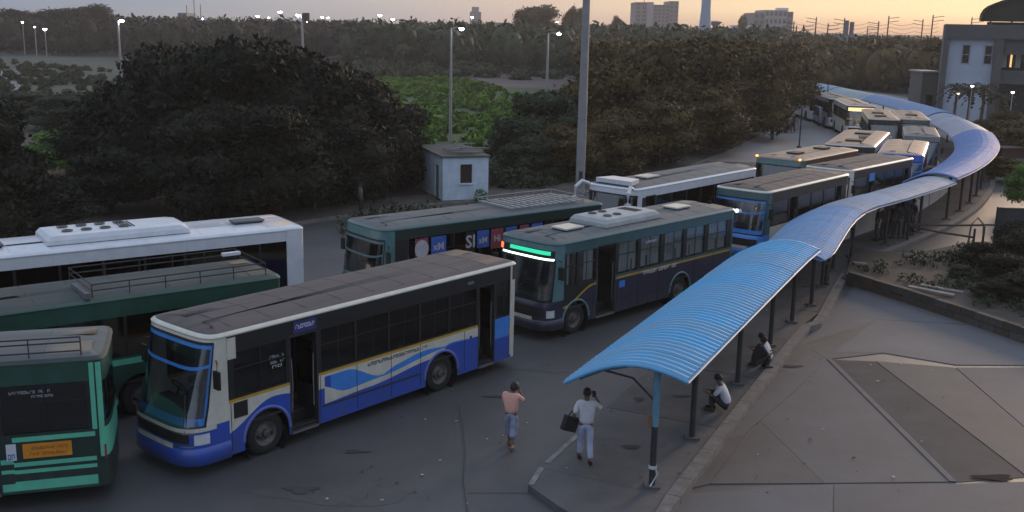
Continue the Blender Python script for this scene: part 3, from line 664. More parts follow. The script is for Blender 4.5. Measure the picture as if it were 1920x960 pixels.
# --- D: white air-conditioned coach
def low_D(x): return [(.9, white), (1.2, black), (1.5, black)]
RD = bus('passenger_coach', 'white air-conditioned coach with black glass sides, far left row', ((0, 485), (573, 428)), 11.4, 2.55, zg=3.3, H=3.42, belt=1.5, wtop=2.95, ws=(1.1, 3.0), lower=low_D, side_m=white, cant_m=white, gut_m=white, roof_m=white, front_m=white,
         glass_m=glass_b, doors=(), wheels=(2.4, 8.3), origin='rear', rear_m=white, detail=1)
ac_unit(RD, 3.9, 7.9, white, fans=4); hatch(RD, 9.9, 1.1, .9, .4, roof_gr); hatch(RD, 2.2, 1.0, 1.2, .5, roof_gr)
q = MB(); q.box(9.6, 10.1, -.02, 0, 1.95, 2.05, white); q.build('brand_strip', RD['root']); q = MB(); q.box(10.75, 11.2, -.016, .01, .36, 3.32, white); q.build('corner_post', RD['root']); q = MB(); q.grid([[RD['rp'](.8 + .2 * i / 6, z, .01) for i in range(7)] for z in (.4, 3.3)], white); q.build('corner_skin', RD['root'], smooth=True)
# --- E: dark green bus with stickers
def low_E(x): return [(.9, bgreen), (1.3, black), (1.5, bgreen)]
RE = bus('passenger_bus', 'dark green bus with poster stickers along its windows, beside the small hut', ((716, 435), (1090, 388)), 10.0, 2.5, lower=low_E, side_m=bgreen, cant_m=bgreen, gut_m=teal, roof_m=roof_gr, front_m=(mint, teal_l),
         glass_m=glass_b, belt=1.5, wtop=2.7, doors=((1.0, 1.7),), wheels=(2.3, 7.3), rear_m=bgreen, wf_m=teal_l)
e = RE['root']; pb = mat('poster_blue', (.05, .13, .5), .5); pr_ = mat('poster_maroon', (.30, .06, .09), .5); pw = mat('poster_white', (.55, .52, .55), .5)
def s_at(x_px, A_, B_, z=2.2):
    d = (B_ - A_).normalized(); lo, hi = -2, 20
    Mi = cam.matrix_world.inverted()
    for _ in range(40):
        m_ = (lo + hi) / 2; p = Mi @ Vector((A_.x + d.x * m_, A_.y + d.y * m_, z)); 
        if 960 + F * p.x / -p.z < x_px: lo = m_
        else: hi = m_
    return lo
EA, EB = G(716, 435, 3.05), G(1090, 388, 3.05)
for k, (x0, x1, m_, t) in enumerate([(778, 802, pr_, 'O'), (808, 836, pb, 'xM'), (873, 890, black, 'SI'), (894, 916, pb, 'xM'), (920, 943, pr_, 'HI'), (948, 968, pb, 'xM'), (974, 990, pr_, 'i'), (996, 1016, pb, 'zM'), (1020, 1036, black, 'A'), (1066, 1087, pb, 'M')]):
    a_, b_ = s_at(x0, EA, EB), s_at(x1, EA, EB); z0, z1 = 1.95, 2.66
    if t == 'O':
        p = quadp('poster', e, a_, b_, z0, z1, -.02, m_); q = MB(); q.face([((a_ + b_) / 2 + .28 * math.cos(u), -.026, 2.3 + .31 * math.sin(u)) for u in [i * PI / 12 for i in range(24)]], pw); q.build('emblem', p); continue
    p = quadp('poster', e, a_, b_, z0 if m_ is not pb or k < 3 else z0 + .1, z1, -.02, m_)
    s_ = min((b_ - a_) / max(1, len(t)) * 1.15, .62) if t not in ('A', 'SI') else .62
    o = text_obj('lettering', t, s_, pw, p, Matrix.Translation(((a_ + b_) / 2, -.026, (z0 + z1) / 2)) @ SIDE)
rack(RE, 5.6, 9.2, mat('rack_light', (.35, .36, .36), .5, .2), .2)
# --- F: teal bus with the lit destination board
def low_F(x):
    t = min(1, max(0, (x - .5) / 1.5)); t = t * t * (3 - 2 * t); y_ = 1.02 + .55 * t
    return [(y_ - .5, navy if x > 1.2 else teal), (y_ - .07, navy), (y_, yellow), (1.66, black if x < 2 else teal)]
wF = [(.6, 1.08), (1.16, 2.02), (3.22, 4.25), (4.42, 5.55), (5.78, 6.9), (7.12, 8.25), (8.5, 9.7)]
RF = bus('passenger_bus', 'teal bus with curtained windows and glowing red, white and green board', ((1040, 462), (1385, 392)), 10.3, 2.45, lower=low_F, side_m=teal, cant_m=teal, gut_m=teal, roof_m=roof_gr, front_m=(navy, teal_l), belt=1.66, wtop=2.72,
         doors=((2.1, 3.1),), wheels=(1.12, 6.85), windows=wF, glass_m=glass('curtain_window_glass', (.88, .9, .9)), rear_m=teal, arch_m=teal_l, ws=(1.25, 2.55), detail=2)
f = RF['root']
for x0, x1 in wF[2:]:
    q = MB(); n = 14; rows = [[(x0 + .03 + (x1 - x0 - .06) * i / n, .07 + .015 * (i % 2), z) for i in range(n + 1)] for z in (1.7, 2.68)]; q.grid(rows, curtain); q.build('curtain', f)
for x0, x1 in ((.62, .78), (1.5, 1.95)):
    q = MB(); rows = [[(x0 + (x1 - x0) * i / 6, .07 + .015 * (i % 2), z) for i in range(7)] for z in (1.7, 2.68)]; q.grid(rows, curtain); q.build('curtain', f)
fp = RF['fp']; q = MB(); q.grid([[fp(.16 + .68 * i / 14, z, .02) for i in range(15)] for z in (2.5, 2.86)], black, flip=True); bd = q.build('destination_board', f)
def em(name, col, s_): return mat(name, (.02, .02, .02), .5, emit=col, estr=s_)
for nm, a0, a1, z0, z1, m_ in (('red_led', .70, .84, 2.66, 2.84, em('led_red', (1, .13, .03), 2.2)), ('green_led', .25, .58, 2.72, 2.84, em('led_green', (.02, .65, .36), 1.0)), ('white_led', .17, .70, 2.56, 2.62, em('led_white', (.75, 1, .93), 2.6))):
    q = MB(); q.grid([[fp(a0 + (a1 - a0) * i / 8, z, .03) for i in range(9)] for z in (z0, z1)], m_, flip=True); q.build(nm, bd)
ac_unit(RF, 3.0, 6.1, mat('ac_white', (.42, .44, .45), .45, col2=(.28, .3, .3), scale=2), fans=2); hatch(RF, 1.9, 1.15, .8, .6); hatch(RF, 8.1, 1.2, .8, .6)
q = MB(); scribble(q, 4.6, 1.42, 2.0, .12, -.006, white, 18, 21); q.build('side_lettering', f); quadp('blue_notice', f, 3.3, 3.6, 1.18, 1.4, -.014, sky_b)
q = MB(); scribble(q, 4.7, 2.5, .6, .08, .008, white, 6, 3); q.build('window_lettering', f)
# --- G: coach with white front
def low_G(x): return [(.9, navy), (1.5, black)]
RG = bus('passenger_coach', 'coach with white moulded nose, drooping mirrors and grey roof, by the tall pole', ((1192, 358), (1410, 318)), 10.2, 2.5, zg=3.25, H=3.4, belt=1.5, wtop=2.9, ws=(1.15, 3.0), lower=low_G, side_m=navy, cant_m=white, gut_m=white,
         roof_m=roof_gr, front_m=white, glass_m=glass_b, doors=((.75, 1.5),), wheels=(2.4, 7.6), rear_m=white, detail=1, wsa=(.1, .9))
hatch(RG, 2.6, 1.2, .9, .6)
for sgn, yy in ((-1, .15), (1, 2.35)):
    q = MB(); q.tube([(.0, yy, 3.3), (-.35, yy + sgn * .12, 3.42), (-.62, yy + sgn * .22, 3.2), (-.66, yy + sgn * .24, 2.75)], [.07, .08, .08, .05], white, 8); q.box(-.72, -.58, yy + sgn * .24 - .11, yy + sgn * .24 + .11, 2.35, 2.8, white); q.build('drooping_mirror', RG['root'])
q = MB(); q.prism([(.2, .35), (.2, 2.15), (1.1, 1.9), (1.1, .6)], 3.38, 3.56, white); q.build('roof_cowl', RG['root'])
# --- H, I: two city buses in blue livery
def low_H(x):
    b_ = .95 + .3 * max(0, 1 - abs(x - 2.2) / 1.2); return [(b_ , blue), (1.32, cream if x < 4 or x > 7.5 else sky_b), (1.56, cream), (1.62, black)]
RH = bus('passenger_bus', 'city bus with light blue windscreen stickers and cream-edged brown roof behind the teal bus', ((1438, 363), (1592, 328)), 8.4, 2.5, lower=low_H, side_m=cream, cant_m=black, gut_m=cream, roof_m=roof_br, front_m=(sky_b, teal), wf_m=sky_b, wheels=(1.5, 6.4), doors=((2.2, 3.0), (7.0, 7.6)), detail=1, rear_m=cream)
q = MB(); q.lathe([(0, -.04), (.09, -.03), (.09, .03)], em('lamp_soft', (.8, .9, 1), 1.2), 10, 'y', Matrix.Translation((-.25, 1.2, 2.2)) @ Matrix.Rotation(-PI / 2, 4, 'Z')); q.build('screen_lamp', RH['root'])
RI = bus('passenger_bus', 'city bus with a brown roof, close behind the bus with light blue stickers', ((1594, 322), (1712, 298)), 8.0, 2.45, lower=low_H, side_m=cream, cant_m=black, gut_m=cream, roof_m=roof_br, front_m=(blue, cream), wheels=(1.5, 6.0), doors=((2.2, 3.0), (6.8, 7.4)), detail=1, rear_m=cream)
q = MB(); q.box(2.3, 2.9, -.03, 0, 2.35, 2.75, sky_b); q.build('route_board', RI['root'])
# --- J: with orange marker lamps
RJ = bus('passenger_bus', 'tan-roofed bus with two orange lamps at its front roof corners', ((1503, 303), (1600, 284)), 7.6, 2.7, side_m=mat('rust_brown_paint', (.14, .075, .05), .5), cant_m=mat('rust_brown_paint', (.14, .075, .05)), gut_m=mat('tan_paint', (.32, .25, .2), .5), roof_m=roof_tan_glow, front_m=(navy, teal_l), detail=1, wheels=(1.5, 5.6), doors=((2.2, 3.0),))
ol = em('marker_orange', (1, .32, .04), 5)
for yy in (.12, 2.58):
    q = MB(); M = Matrix.Translation((.05, yy, 3.12)); q.lathe([(0, -.05), (.055, -.035), (.07, 0), (.055, .035), (0, .05)], ol, 10, 'z', M); q.build('marker_lamp', RJ['root'], smooth=True)
hatch(RJ, 2.0, 1.3, .8, .6, dsteel); hatch(RJ, 5.4, 1.3, .8, .6, dsteel)
# --- K, L, M, N
RK = bus('passenger_bus', 'white bus with two dark roof hatches, second in the lane left of the shelter curve', ((1640, 277), (1684, 243)), 10.4, 2.9, side_m=white, cant_m=white, gut_m=mat('lit_white', (.6, .57, .55), .4), roof_m=roof_tan_glow, front_m=(white, black), detail=1, wheels=(2, 7.4), doors=((.8, 1.5),), belt=1.5, ang=66)
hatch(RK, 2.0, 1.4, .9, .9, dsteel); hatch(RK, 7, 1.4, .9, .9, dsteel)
RL = bus('passenger_bus', 'blue-nosed bus with a brown roof in the lane next to the curved shelter', ((1732, 294), (1766, 268)), 8.4, 2.45, side_m=mat('pale_blue_side', (.2, .25, .35), .4), cant_m=white, gut_m=blue, roof_m=roof_tan_glow, front_m=(sky_b, blue), wf_m=sky_b, detail=1, wheels=(1.5, 6.2), doors=((2.2, 3.0),), ang=67)
RM = bus('passenger_bus', 'bus with wide cream roof edges directly behind the white bus with hatches', ((1688, 226), (1672, 200)), 10.6, 2.3, zg=3.1, side_m=cream, cant_m=cream, gut_m=mat('warm_edge', (.6, .5, .38), .5), roof_m=roof_tan_glow, front_m=(white, black), detail=1, wheels=(2, 7.6), doors=(), ang=75)
hatch(RM, 1.8, 1.35, .9, .8, black); hatch(RM, 5, 1.35, .9, .8, black)
RN = bus('passenger_bus', 'grey bus with a flat dark roof between the curved shelter and the cream-edged bus', ((1745, 226), (1722, 213)), 9.5, 2.3, side_m=mat('grey_side', (.2, .2, .2), .5), cant_m=white, gut_m=mat('warm_edge', (.6, .5, .38)), roof_m=roof_tan_glow, front_m=(mat('grey_side', (.2, .2, .2)), glass_d), detail=1, wheels=(1.5, 6.2), doors=(), ang=74)
hatch(RN, 3, 1.2, .9, .8, black)
RO = bus('passenger_bus', 'short grey bus directly behind the blue-nosed bus by the shelter', ((1763, 258), (1752, 240)), 7.0, 2.2, side_m=mat('grey_side', (.2, .2, .2)), cant_m=white, gut_m=mat('grey_gutter', (.3, .3, .28), .6), roof_m=roof_gr, front_m=mat('grey_side', (.2, .2, .2)), detail=1, wheels=(1.5, 5.2), doors=(), ang=71)
# far row: pale buses standing along the far shelter
far = [(1592, 186, 186, 'lit'), (1560, 180, 0, 'pale'), (1530, 172, 0, 'white'), (1500, 166, 0, 'grey')]
cab = em('cabin_glow', (1, .66, .32), 1.2)
lbl = ['pale bus with cabin lamps lit, nearest of the far three', 'grey-sided bus just beyond the lit bus by the far shelter', 'farthest bus, at the end of the long shelter']
fpx = [((1642, 200), (1606, 185)), ((1604, 187), (1568, 176)), ((1566, 177), (1533, 169)), ((1531, 170), (1504, 163))]
lbl.insert(2, 'white-sided bus, second from the far end of the queue')
for k, px_ in enumerate(fpx):
    a_, b_ = G(*px_[0], 3.05), G(*px_[1], 3.05)
    Rr = bus('passenger_bus', lbl[k], px_, 10.4, 2.5, side_m=[cream, mat('pale_grey_side', (.36, .36, .38), .5), white, white][k], gut_m=white, roof_m=roof_gr if k else roof_tan_glow, front_m=(white, black), detail=0, wheels=(2, 7.4), doors=())
    if k == 0:
        q = MB(); q.box(.8, 9, .3, 1.9, 2.5, 2.54, cab); q.build('cabin_lamp', Rr['root'])
        q = MB(); q.grid([[Rr['fp'](.2 + .6 * i / 8, z, .02) for i in range(9)] for z in (2.6, 2.9)], cab, flip=True); q.build('lit_board', Rr['root'])
        q = MB(); q.box(.9, 9.2, -.02, -.005, 2.66, 2.9, cab); q.build('lit_side_strip', Rr['root'])
# pale vans and cars standing nose to tail along the open road
car_paint = [mat('car_white', (.62, .63, .68), .35, coat=.5), mat('car_silver', (.42, .45, .52), .35, coat=.5), mat('car_blue_grey', (.25, .32, .45), .35, coat=.5)]
vw, vt, vh = wheel_meshes(.5)
CARM = {}
def car_mesh(k):
    if k in CARM: return CARM[k]
    m_ = car_paint[k % 3]; van = k % 2 == 0; h1 = 1.95 if van else 1.45; b = MB()
    prof_ = [(0, .35), (-.02, .75), (.9 if not van else .35, .95), (1.5 if not van else .95, h1), (3.5 if not van else 4.1, h1), (4.1 if not van else 4.25, .98), (4.25, .8), (4.25, .35)]
    for y0, y1 in ((0, 1.65),):
        rows = [[(x, y, z) for x, z in prof_] for y in (y0, .08, y1 - .08, y1)]
        for q_, (r0_) in enumerate(rows):
            if q_ in (0, 3): rows[q_] = [(x, y0 if q_ == 0 else y1, z - (.06 if z > 1.2 else 0)) for x, _, z in r0_]
        b.grid(rows, m_); b.face(rows[0][::-1], m_); b.face(rows[-1], m_)
    g = MB(); 
    for y in (-.006, 1.656): 
        for x0, x1 in (((1.25, 2.35), (2.45, 3.7)) if not van else ((.75, 1.7), (1.8, 2.9), (3.0, 3.95))):
            P = [(x0 + (.0), y, 1.0), (x1, y, 1.0), (x1 - .05, y, h1 - .14), (x0 + .22, y, h1 - .14)]; g.face(P if y < 0 else P[::-1], glass_b)
    x0, x1 = (.95, 1.46) if not van else (.4, .93); g.face([(x0, .12, 1.0), (x0, 1.53, 1.0), (x1 - .03, 1.45, h1 - .07), (x1 - .03, .2, h1 - .07)][::-1], glass_b)
    CARM[k] = (b.mesh('body', True), g.mesh('glass')); return CARM[k]
CL = [(1532, 221), (1549, 229), (1567, 238)]
CN = ['pale van farthest up the open road beside the far queue', 'pale car between the two vans on the open road', 'pale van nearest the thin post on the open road']
for k, (px_, py_) in enumerate(CL):
    p = G(px_, py_); q_ = G(*CL[k + 1]) if k < 2 else p + (p - G(*CL[1])); an = math.atan2(p.y - q_.y, p.x - q_.x)
    o = empty('parked_car', (p.x, p.y, 0), an, label=CN[k], category='car', group='pale vehicles standing along the far road'); a_, g_ = car_mesh(k)
    link('body', a_, o); link('glass', g_, o)
    for wx in (.85, 3.4):
        for wy in (.08, 1.57): t = link('wheel', vw, o); t.location = (wx, wy, .32); t.scale = (.64,) * 3; link('rim', vt, t)
seam_m = mat('seam_dark', (.02, .02, .025), .8)  # dark colour of the thin joint lines between side panels
for R_, xs_, z0, z1 in ((RA, (.55, 3.05, 4.2, 5.35, 6.4, 8.1, 10.0), .38, 1.5), (RF, (1.95, 3.2, 4.35, 5.5, 7.7, 8.9), .38, 1.6), (RH, (3.1, 4.3, 5.5), .38, 1.5), (RI, (3.1, 4.3), .38, 1.5)):
    for x in xs_: q = MB(); q.box(x - .008, x + .008, -.004, 0, z0, z1, seam_m); q.build('panel_seam', R_['root'])
    q = MB(); q.box(3.1, (6.4 if R_ in (RA, RF) else 4.9), -.022, -.004, .70, .735, dsteel); q.build('rub_rail', R_['root'])
# ------------------------------------------------------------------ bus shelters: curved corrugated roofs on one row of posts
def near_s(p):
    return min((((PATH[i] - Vector((p.x, p.y))).length, ARC[i]) for i in range(len(PATH))))[1]
CW = 2.7
def prof(d): t = d / CW; return 2.72 + .27 * math.sin(PI * min(1, t * 1.02)) - .47 * t * t
A12 = lambda k: ARC[min(int(k * 12), len(ARC) - 1)]
SEG = [(0, A12(2.2), (.07, .36, .66), 'sky blue corrugated shelter roof nearest the camera, its open end over the walking man', 0),
       (A12(2.2) + .12, A12(4.1), (.15, .31, .56), 'short blue corrugated shelter roof joining the nearest one', -.37),
       (A12(4.1) + .1, A12(6), (.32, .38, .49), 'pale faded shelter roof before the bend, over the standing group', -.36),
       (A12(6) + .15, A12(9.7), (.07, .20, .50), 'deep blue shelter roof on the outer bend', -.16),
       (A12(9.7) + .15, A12(11.4), (.24, .29, .41), 'pale lilac shelter roof just beyond the deep blue bend', -.22),
       (A12(11.4) + .15, A12(13.7), (.07, .21, .46), 'deep blue shelter roof straightening out behind the bend', -.12),
       (A12(13.7) + .15, A12(14.8), (.24, .36, .42), 'pale teal shelter roof beside the far row of buses', -.18),
       (A12(14.8) + .15, TOTAL - .2, (.10, .27, .45), 'farthest blue shelter roof at the end of the bus road', -.12)]
post_s = [near_s(G(x, y, .15)) for x, y in ((1213, 915), (1300, 827), (1376, 722), (1437, 648))]
post_s += list(np.linspace(post_s[-1], near_s(G(1621, 486, .15)), 6)[1:]) + [near_s(G(x, y, .15)) for x, y in ((1652, 457), (1731, 437), (1777, 411))]
while post_s[-1] < TOTAL - 4: post_s.append(post_s[-1] + (3.3 if post_s[-1] < 60 else 5))
part_m = mat('partition_sheet', (.66, .63, .61), .7, col2=(.5, .48, .46), scale=1.2)
post_up = mat('post_blue', (.13, .30, .42), .45, col2=(.08, .19, .28), scale=5); post_lo = mat('post_dark', (.03, .032, .035), .6)
for si, (s0, s1, colr, lab, dz) in enumerate(SEG):
    c0_ = off((s0 + s1) / 2, CW / 2)
    sh = empty('bus_shelter', (c0_.x, c0_.y, .15), 0, label=lab, category='shelter', group='roofs along the bus platform')
    org = Vector((c0_.x, c0_.y, .15))
    def P3(s, d, z): p = off(s, d); return Vector((p.x, p.y, z)) - org
    m_ = mat('shelter_sheet_%d' % si, colr, .5, .0, col2=tuple(c * .66 + .05 for c in colr), scale=1.3, amt=.35, rand=.1)
    near = s0 < 45; step = .98 if near else 2.0; n = max(1, round((s1 - s0) / step)); step = (s1 - s0) / n
    for k in range(n):
        a, c = s0 + k * step, s0 + (k + 1) * step - .01; lift = .006 * (k % 2) + rnd.uniform(-.007, .007)
        b = MB(); nu = 8; nr = 8 if near else 4
        ribs = 4 if near else 8; rows = []
        N_ = ribs * (4 if near else 1)
        for i in range(N_ + 1):
            s_ = a + (c - a) * i / N_; zz = (.042 * (1 if i % 4 in (1, 2) else 0) if near else .0) if near else (.02 * (i % 2)); rows.append([P3(s_ + (.0 if not near else 0), CW * j_ / nu, prof(CW * j_ / nu) + dz + zz + lift) for j_ in range(nu + 1)])
        b.grid(rows, m_, flip=True)
        rows2 = [[p + Vector((0, 0, -.035)) for p in r] for r in (rows[0], rows[-1])]; b.grid(rows2, m_)
        b.build('roof_sheet', sh)
    # fascia at both ends and edge trims
    for s_ in (s0 - .01, s1):
        b = MB(); b.tube([P3(s_, CW * j_ / 10, prof(CW * j_ / 10) + dz - .03) for j_ in range(11)], .045, m_, 6); b.build('end_trim', sh, smooth=True)
    for d in (0, CW):
        b = MB(); b.tube([P3(s_, d, prof(d) + dz - .05) for s_ in np.linspace(s0, s1, max(3, int((s1 - s0) / 1.5)))], .03, m_, 5); b.build('edge_trim', sh)
    for d in (.5, 1.3, 2.1):
        b = MB(); b.tube([P3(s_, d, prof(d) + dz - .08) for s_ in np.linspace(s0 + .05, s1 - .05, max(3, int((s1 - s0) / 1.5)))], .025, dsteel, 4); b.build('purlin', sh)
    for ps in post_s:
        if s0 - .05 <= ps < s1:
            d0 = .72; z1 = prof(d0) + dz - .1; zt = z1
            b = MB(); p0 = P3(ps, d0, .15); p1 = P3(ps, d0, z1)
            first = ps == post_s[0]
            mid = p0.lerp(p1, .52); mu = post_up if first else post_lo
            b.tube([p0, mid], .07, post_lo, 10); b.tube([mid, p1], .075, mu, 10)
            q = p0 + Vector((0, 0, 0)); b.box(q.x - .16, q.x + .16, q.y - .16, q.y + .16, q.z, q.z + .05, concrete); b.build('post', sh, smooth=False)
            nx = [p_ for p_ in post_s if p_ > ps + .1]
            if 14 < ps < 60 and nx and nx[0] < s1:
                for sa in np.linspace(ps + .12, nx[0] - .12, 4)[:-1]:
                    sb = sa + (nx[0] - ps - .24) / 3 - .02; b = MB(); pa, pb_ = P3(sa, 2.35, 0), P3(sb, 2.35, 0); b.face([(pa.x, pa.y, .1), (pb_.x, pb_.y, .1), (pb_.x, pb_.y, 1.75), (pa.x, pa.y, 1.75)], part_m); e_ = (P3(sa, 2.38, 0) - pa); b.face([(pa.x + e_.x, pa.y + e_.y, .1), (pa.x + e_.x, pa.y + e_.y, 1.75), (pb_.x + e_.x, pb_.y + e_.y, 1.75), (pb_.x + e_.x, pb_.y + e_.y, .1)], part_m); b.build('partition_panel', sh)
                b = MB(); b.tube([P3(ps + .1, 2.365, 1.62), P3(nx[0] - .1, 2.365, 1.62)], .025, dsteel, 5); b.build('partition_rail', sh)
            if ps < 70:
                b = MB(); b.tube([P3(ps, dd, prof(dd) + dz - .12) for dd in (.05, .4, .8, 1.3, 1.9, 2.45)], .035, post_up if first else dsteel, 6); b.build('rafter', sh)
                b = MB(); b.tube([P3(ps, d0, z1 - .75), P3(ps, 1.25, z1 - .3), P3(ps, 1.9, prof(1.9) + dz - .14)], .025, dsteel, 5); b.build('brace', sh)
            if first:
                b = MB(); b.box(p0.x - .15, p0.x - .08, p0.y - .03, p0.y + .03, 1.35, 1.6, mat('faded_orange', (.25, .11, .04), .8)); b.build('small_notice', sh)
                b = MB(); b.tube([p0 + Vector((0, 0, .55)), p0 + Vector((.1, -.05, .3)), p0 + Vector((-.05, -.1, .05))], .02, white, 5); b.lathe([(.085, .42), (.09, .42), (.09, .5), (.085, .5)], white, 10, 'z', Matrix.Translation(p0)); b.build('rope_tie', sh)

# ------------------------------------------------------------------ trees and bushes
def leafmesh(name, clumps, n, size, seed, leafm, core=True, flat=.35, trunk=None):
    r = np.random.RandomState(seed); C = np.array(clumps, float)            # x,y,z,rx,rz
    wgt = C[:, 3] * C[:, 3]; idx = r.choice(len(C), n, p=wgt / wgt.sum())
    d = r.normal(size=(n, 3)); d /= np.linalg.norm(d, axis=1)[:, None]
    rad = (.70 + .42 * r.rand(n) ** .8) + (r.rand(n) < .13) * r.rand(n) * (.32 if size < .25 else 0); lump = 1 + .12 * np.sin(d[:, 0] * 7 + idx) * np.cos(d[:, 2] * 6 + idx * 2)
    c = C[idx]; pos = c[:, :3] + d * (rad * lump)[:, None] * np.stack([c[:, 3], c[:, 3], c[:, 4]], 1)
    nm = d * .7 + r.normal(size=(n, 3)) * .6; nm /= np.linalg.norm(nm, axis=1)[:, None]
    t = np.cross(nm, r.normal(size=(n, 3))); t /= np.linalg.norm(t, axis=1)[:, None]; b = np.cross(nm, t)
    sz = size * (.45 + 1.1 * r.rand(n)); a = t * sz[:, None]; e = b * (sz * .45)[:, None]
    V = np.stack([pos - a, pos - e, pos + a, pos + e], 1).reshape(-1, 3)
    nv = len(V); nf = n; loops = np.arange(nv, dtype=np.int32)
    faces = loops.reshape(-1, 4)
    vs = [V]; fs = [faces]; off_ = nv
    if core:
        U, W_ = 10, 6
        for cx, cy, cz, rx, rz in clumps:
            pts = []
            for i in range(W_ + 1):
                ph = PI * i / W_
                for k in range(U):
                    th = 2 * PI * k / U; q = .76 * (1 + .12 * math.sin(3 * th + cx) * math.sin(2 * ph) + r.uniform(-.05, .05)); pts.append((cx + rx * q * math.sin(ph) * math.cos(th), cy + rx * q * math.sin(ph) * math.sin(th), cz + rz * q * math.cos(ph)))
            f = [(off_ + i * U + k, off_ + i * U + (k + 1) % U, off_ + (i + 1) * U + (k + 1) % U, off_ + (i + 1) * U + k) for i in range(W_) for k in range(U)]
            vs.append(np.array(pts)); fs.append(np.array(f, dtype=np.int32)); off_ += len(pts)
    V = np.concatenate(vs); Fc = np.concatenate(fs)
    me = bpy.data.meshes.new(name); me.vertices.add(len(V)); me.vertices.foreach_set('co', V.ravel().astype(np.float32))
    me.loops.add(Fc.size); me.loops.foreach_set('vertex_index', Fc.ravel()); me.polygons.add(len(Fc)); me.polygons.foreach_set('loop_start', np.arange(0, Fc.size, 4, dtype=np.int32)); me.polygons.foreach_set('loop_total', np.full(len(Fc), 4, dtype=np.int32))
    me.materials.append(leafm); me.update(calc_edges=True); me.validate(); return me
def crown_clumps(seed, R_=4, H_=8, n=16):   # clumps for a tree of radius R_, height H_, crown down to about a fifth of the height
    r = random.Random(seed); out = []
    for i in range(n):
        a = 2 * PI * i / n * 2.4 + r.uniform(-.3, .3); lev = (i + .5) / n; z = H_ * (.22 + .66 * lev); rr = R_ * (1 - .75 * max(0, lev - .35) ** 1.3) * r.uniform(.45, .72); k = R_ * r.uniform(.30, .46)
        out.append((rr * math.cos(a), rr * math.sin(a), z, k, k * r.uniform(.65, .85)))
    out.append((0, 0, H_ * .84, R_ * .42, H_ * .13)); out.append((0, 0, H_ * .5, R_ * .7, H_ * .28)); return out
def trunk_mesh(seed, R_=4, H_=8):
    r = random.Random(seed); b = MB(); b.tube([(0, 0, 0), (.08, .05, H_ * .2), (-.05, .1, H_ * .42), (.05, 0, H_ * .75)], [.32, .25, .19, .06], bark, 9)
    for i in range(6):
        a = i * 1.05 + r.uniform(-.2, .2); q = R_ * .62; b.tube([(0, 0, H_ * (.2 + .05 * i)), (q * .5 * math.cos(a), q * .5 * math.sin(a), H_ * (.36 + .05 * i)), (q * math.cos(a), q * math.sin(a), H_ * (.48 + .06 * i))], [.15, .1, .03], bark, 6)
    return b.mesh('trunk')
TK = trunk_mesh(3)
PROTO = {}
for key, m_, n_, sz in (('dk', leaf_dk, 17000, .17), ('br', leaf_br_glow, 14000, .19), ('mid', leaf_mid, 12000, .19), ('gr', leaf_gr, 9000, .2)):
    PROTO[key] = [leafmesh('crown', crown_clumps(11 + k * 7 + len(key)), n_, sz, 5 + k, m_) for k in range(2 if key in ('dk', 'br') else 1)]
cnt = [0]
def tree(x, y, R_, H_, key, label, group=None, z=0):
    cnt[0] += 1
    t = empty('broadleaf_tree', (x, y, z), rnd.uniform(0, 6.28), label=label, category='tree', group=group); t.scale = (R_ / 4, R_ / 4, H_ / 8)
    L_ = PROTO[key]; link('trunk', TK, t); link('crown', L_[cnt[0] % len(L_)], t); return t
def treepx(px, py, Y, R_, H_, *a, **k): p = AT(px, py, Y); return tree(p.x, Y, R_, H_, *a, **k)
# the dark mass left of the hut
GL = 'dark trees massed behind the left kerb'
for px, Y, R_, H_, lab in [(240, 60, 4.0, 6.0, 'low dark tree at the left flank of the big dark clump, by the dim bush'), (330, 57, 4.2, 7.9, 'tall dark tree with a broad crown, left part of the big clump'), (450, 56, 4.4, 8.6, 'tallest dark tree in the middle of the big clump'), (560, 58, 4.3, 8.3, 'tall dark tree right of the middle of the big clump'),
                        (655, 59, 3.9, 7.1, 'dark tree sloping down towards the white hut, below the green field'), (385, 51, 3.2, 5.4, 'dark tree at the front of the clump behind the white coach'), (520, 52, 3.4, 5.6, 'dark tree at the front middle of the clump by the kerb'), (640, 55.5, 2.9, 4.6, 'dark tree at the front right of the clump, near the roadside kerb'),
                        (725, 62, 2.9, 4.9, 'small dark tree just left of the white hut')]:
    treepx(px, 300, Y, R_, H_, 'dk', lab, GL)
treepx(-45, 300, 43, 3.0, 6.0, 'dk', 'dark tree cut off at the left edge above the white coach')
treepx(60, 300, 46, 2.6, 2.6, 'dk', 'dark low tree behind the left end of the white coach')
treepx(205, 300, 52, 2.6, 3.2, 'dk', 'dark low tree at the foot of the big clump, left')
treepx(130, 300, 64, 3.0, 2.9, 'gr', 'rounded bright green bush left of the big dark clump')
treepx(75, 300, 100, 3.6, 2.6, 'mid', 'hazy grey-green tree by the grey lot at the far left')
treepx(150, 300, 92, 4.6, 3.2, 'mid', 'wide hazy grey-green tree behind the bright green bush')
treepx(765, 300, 64.5, 2.0, 4.6, 'gr', 'small tree with fresh light green leaves beside the white hut')
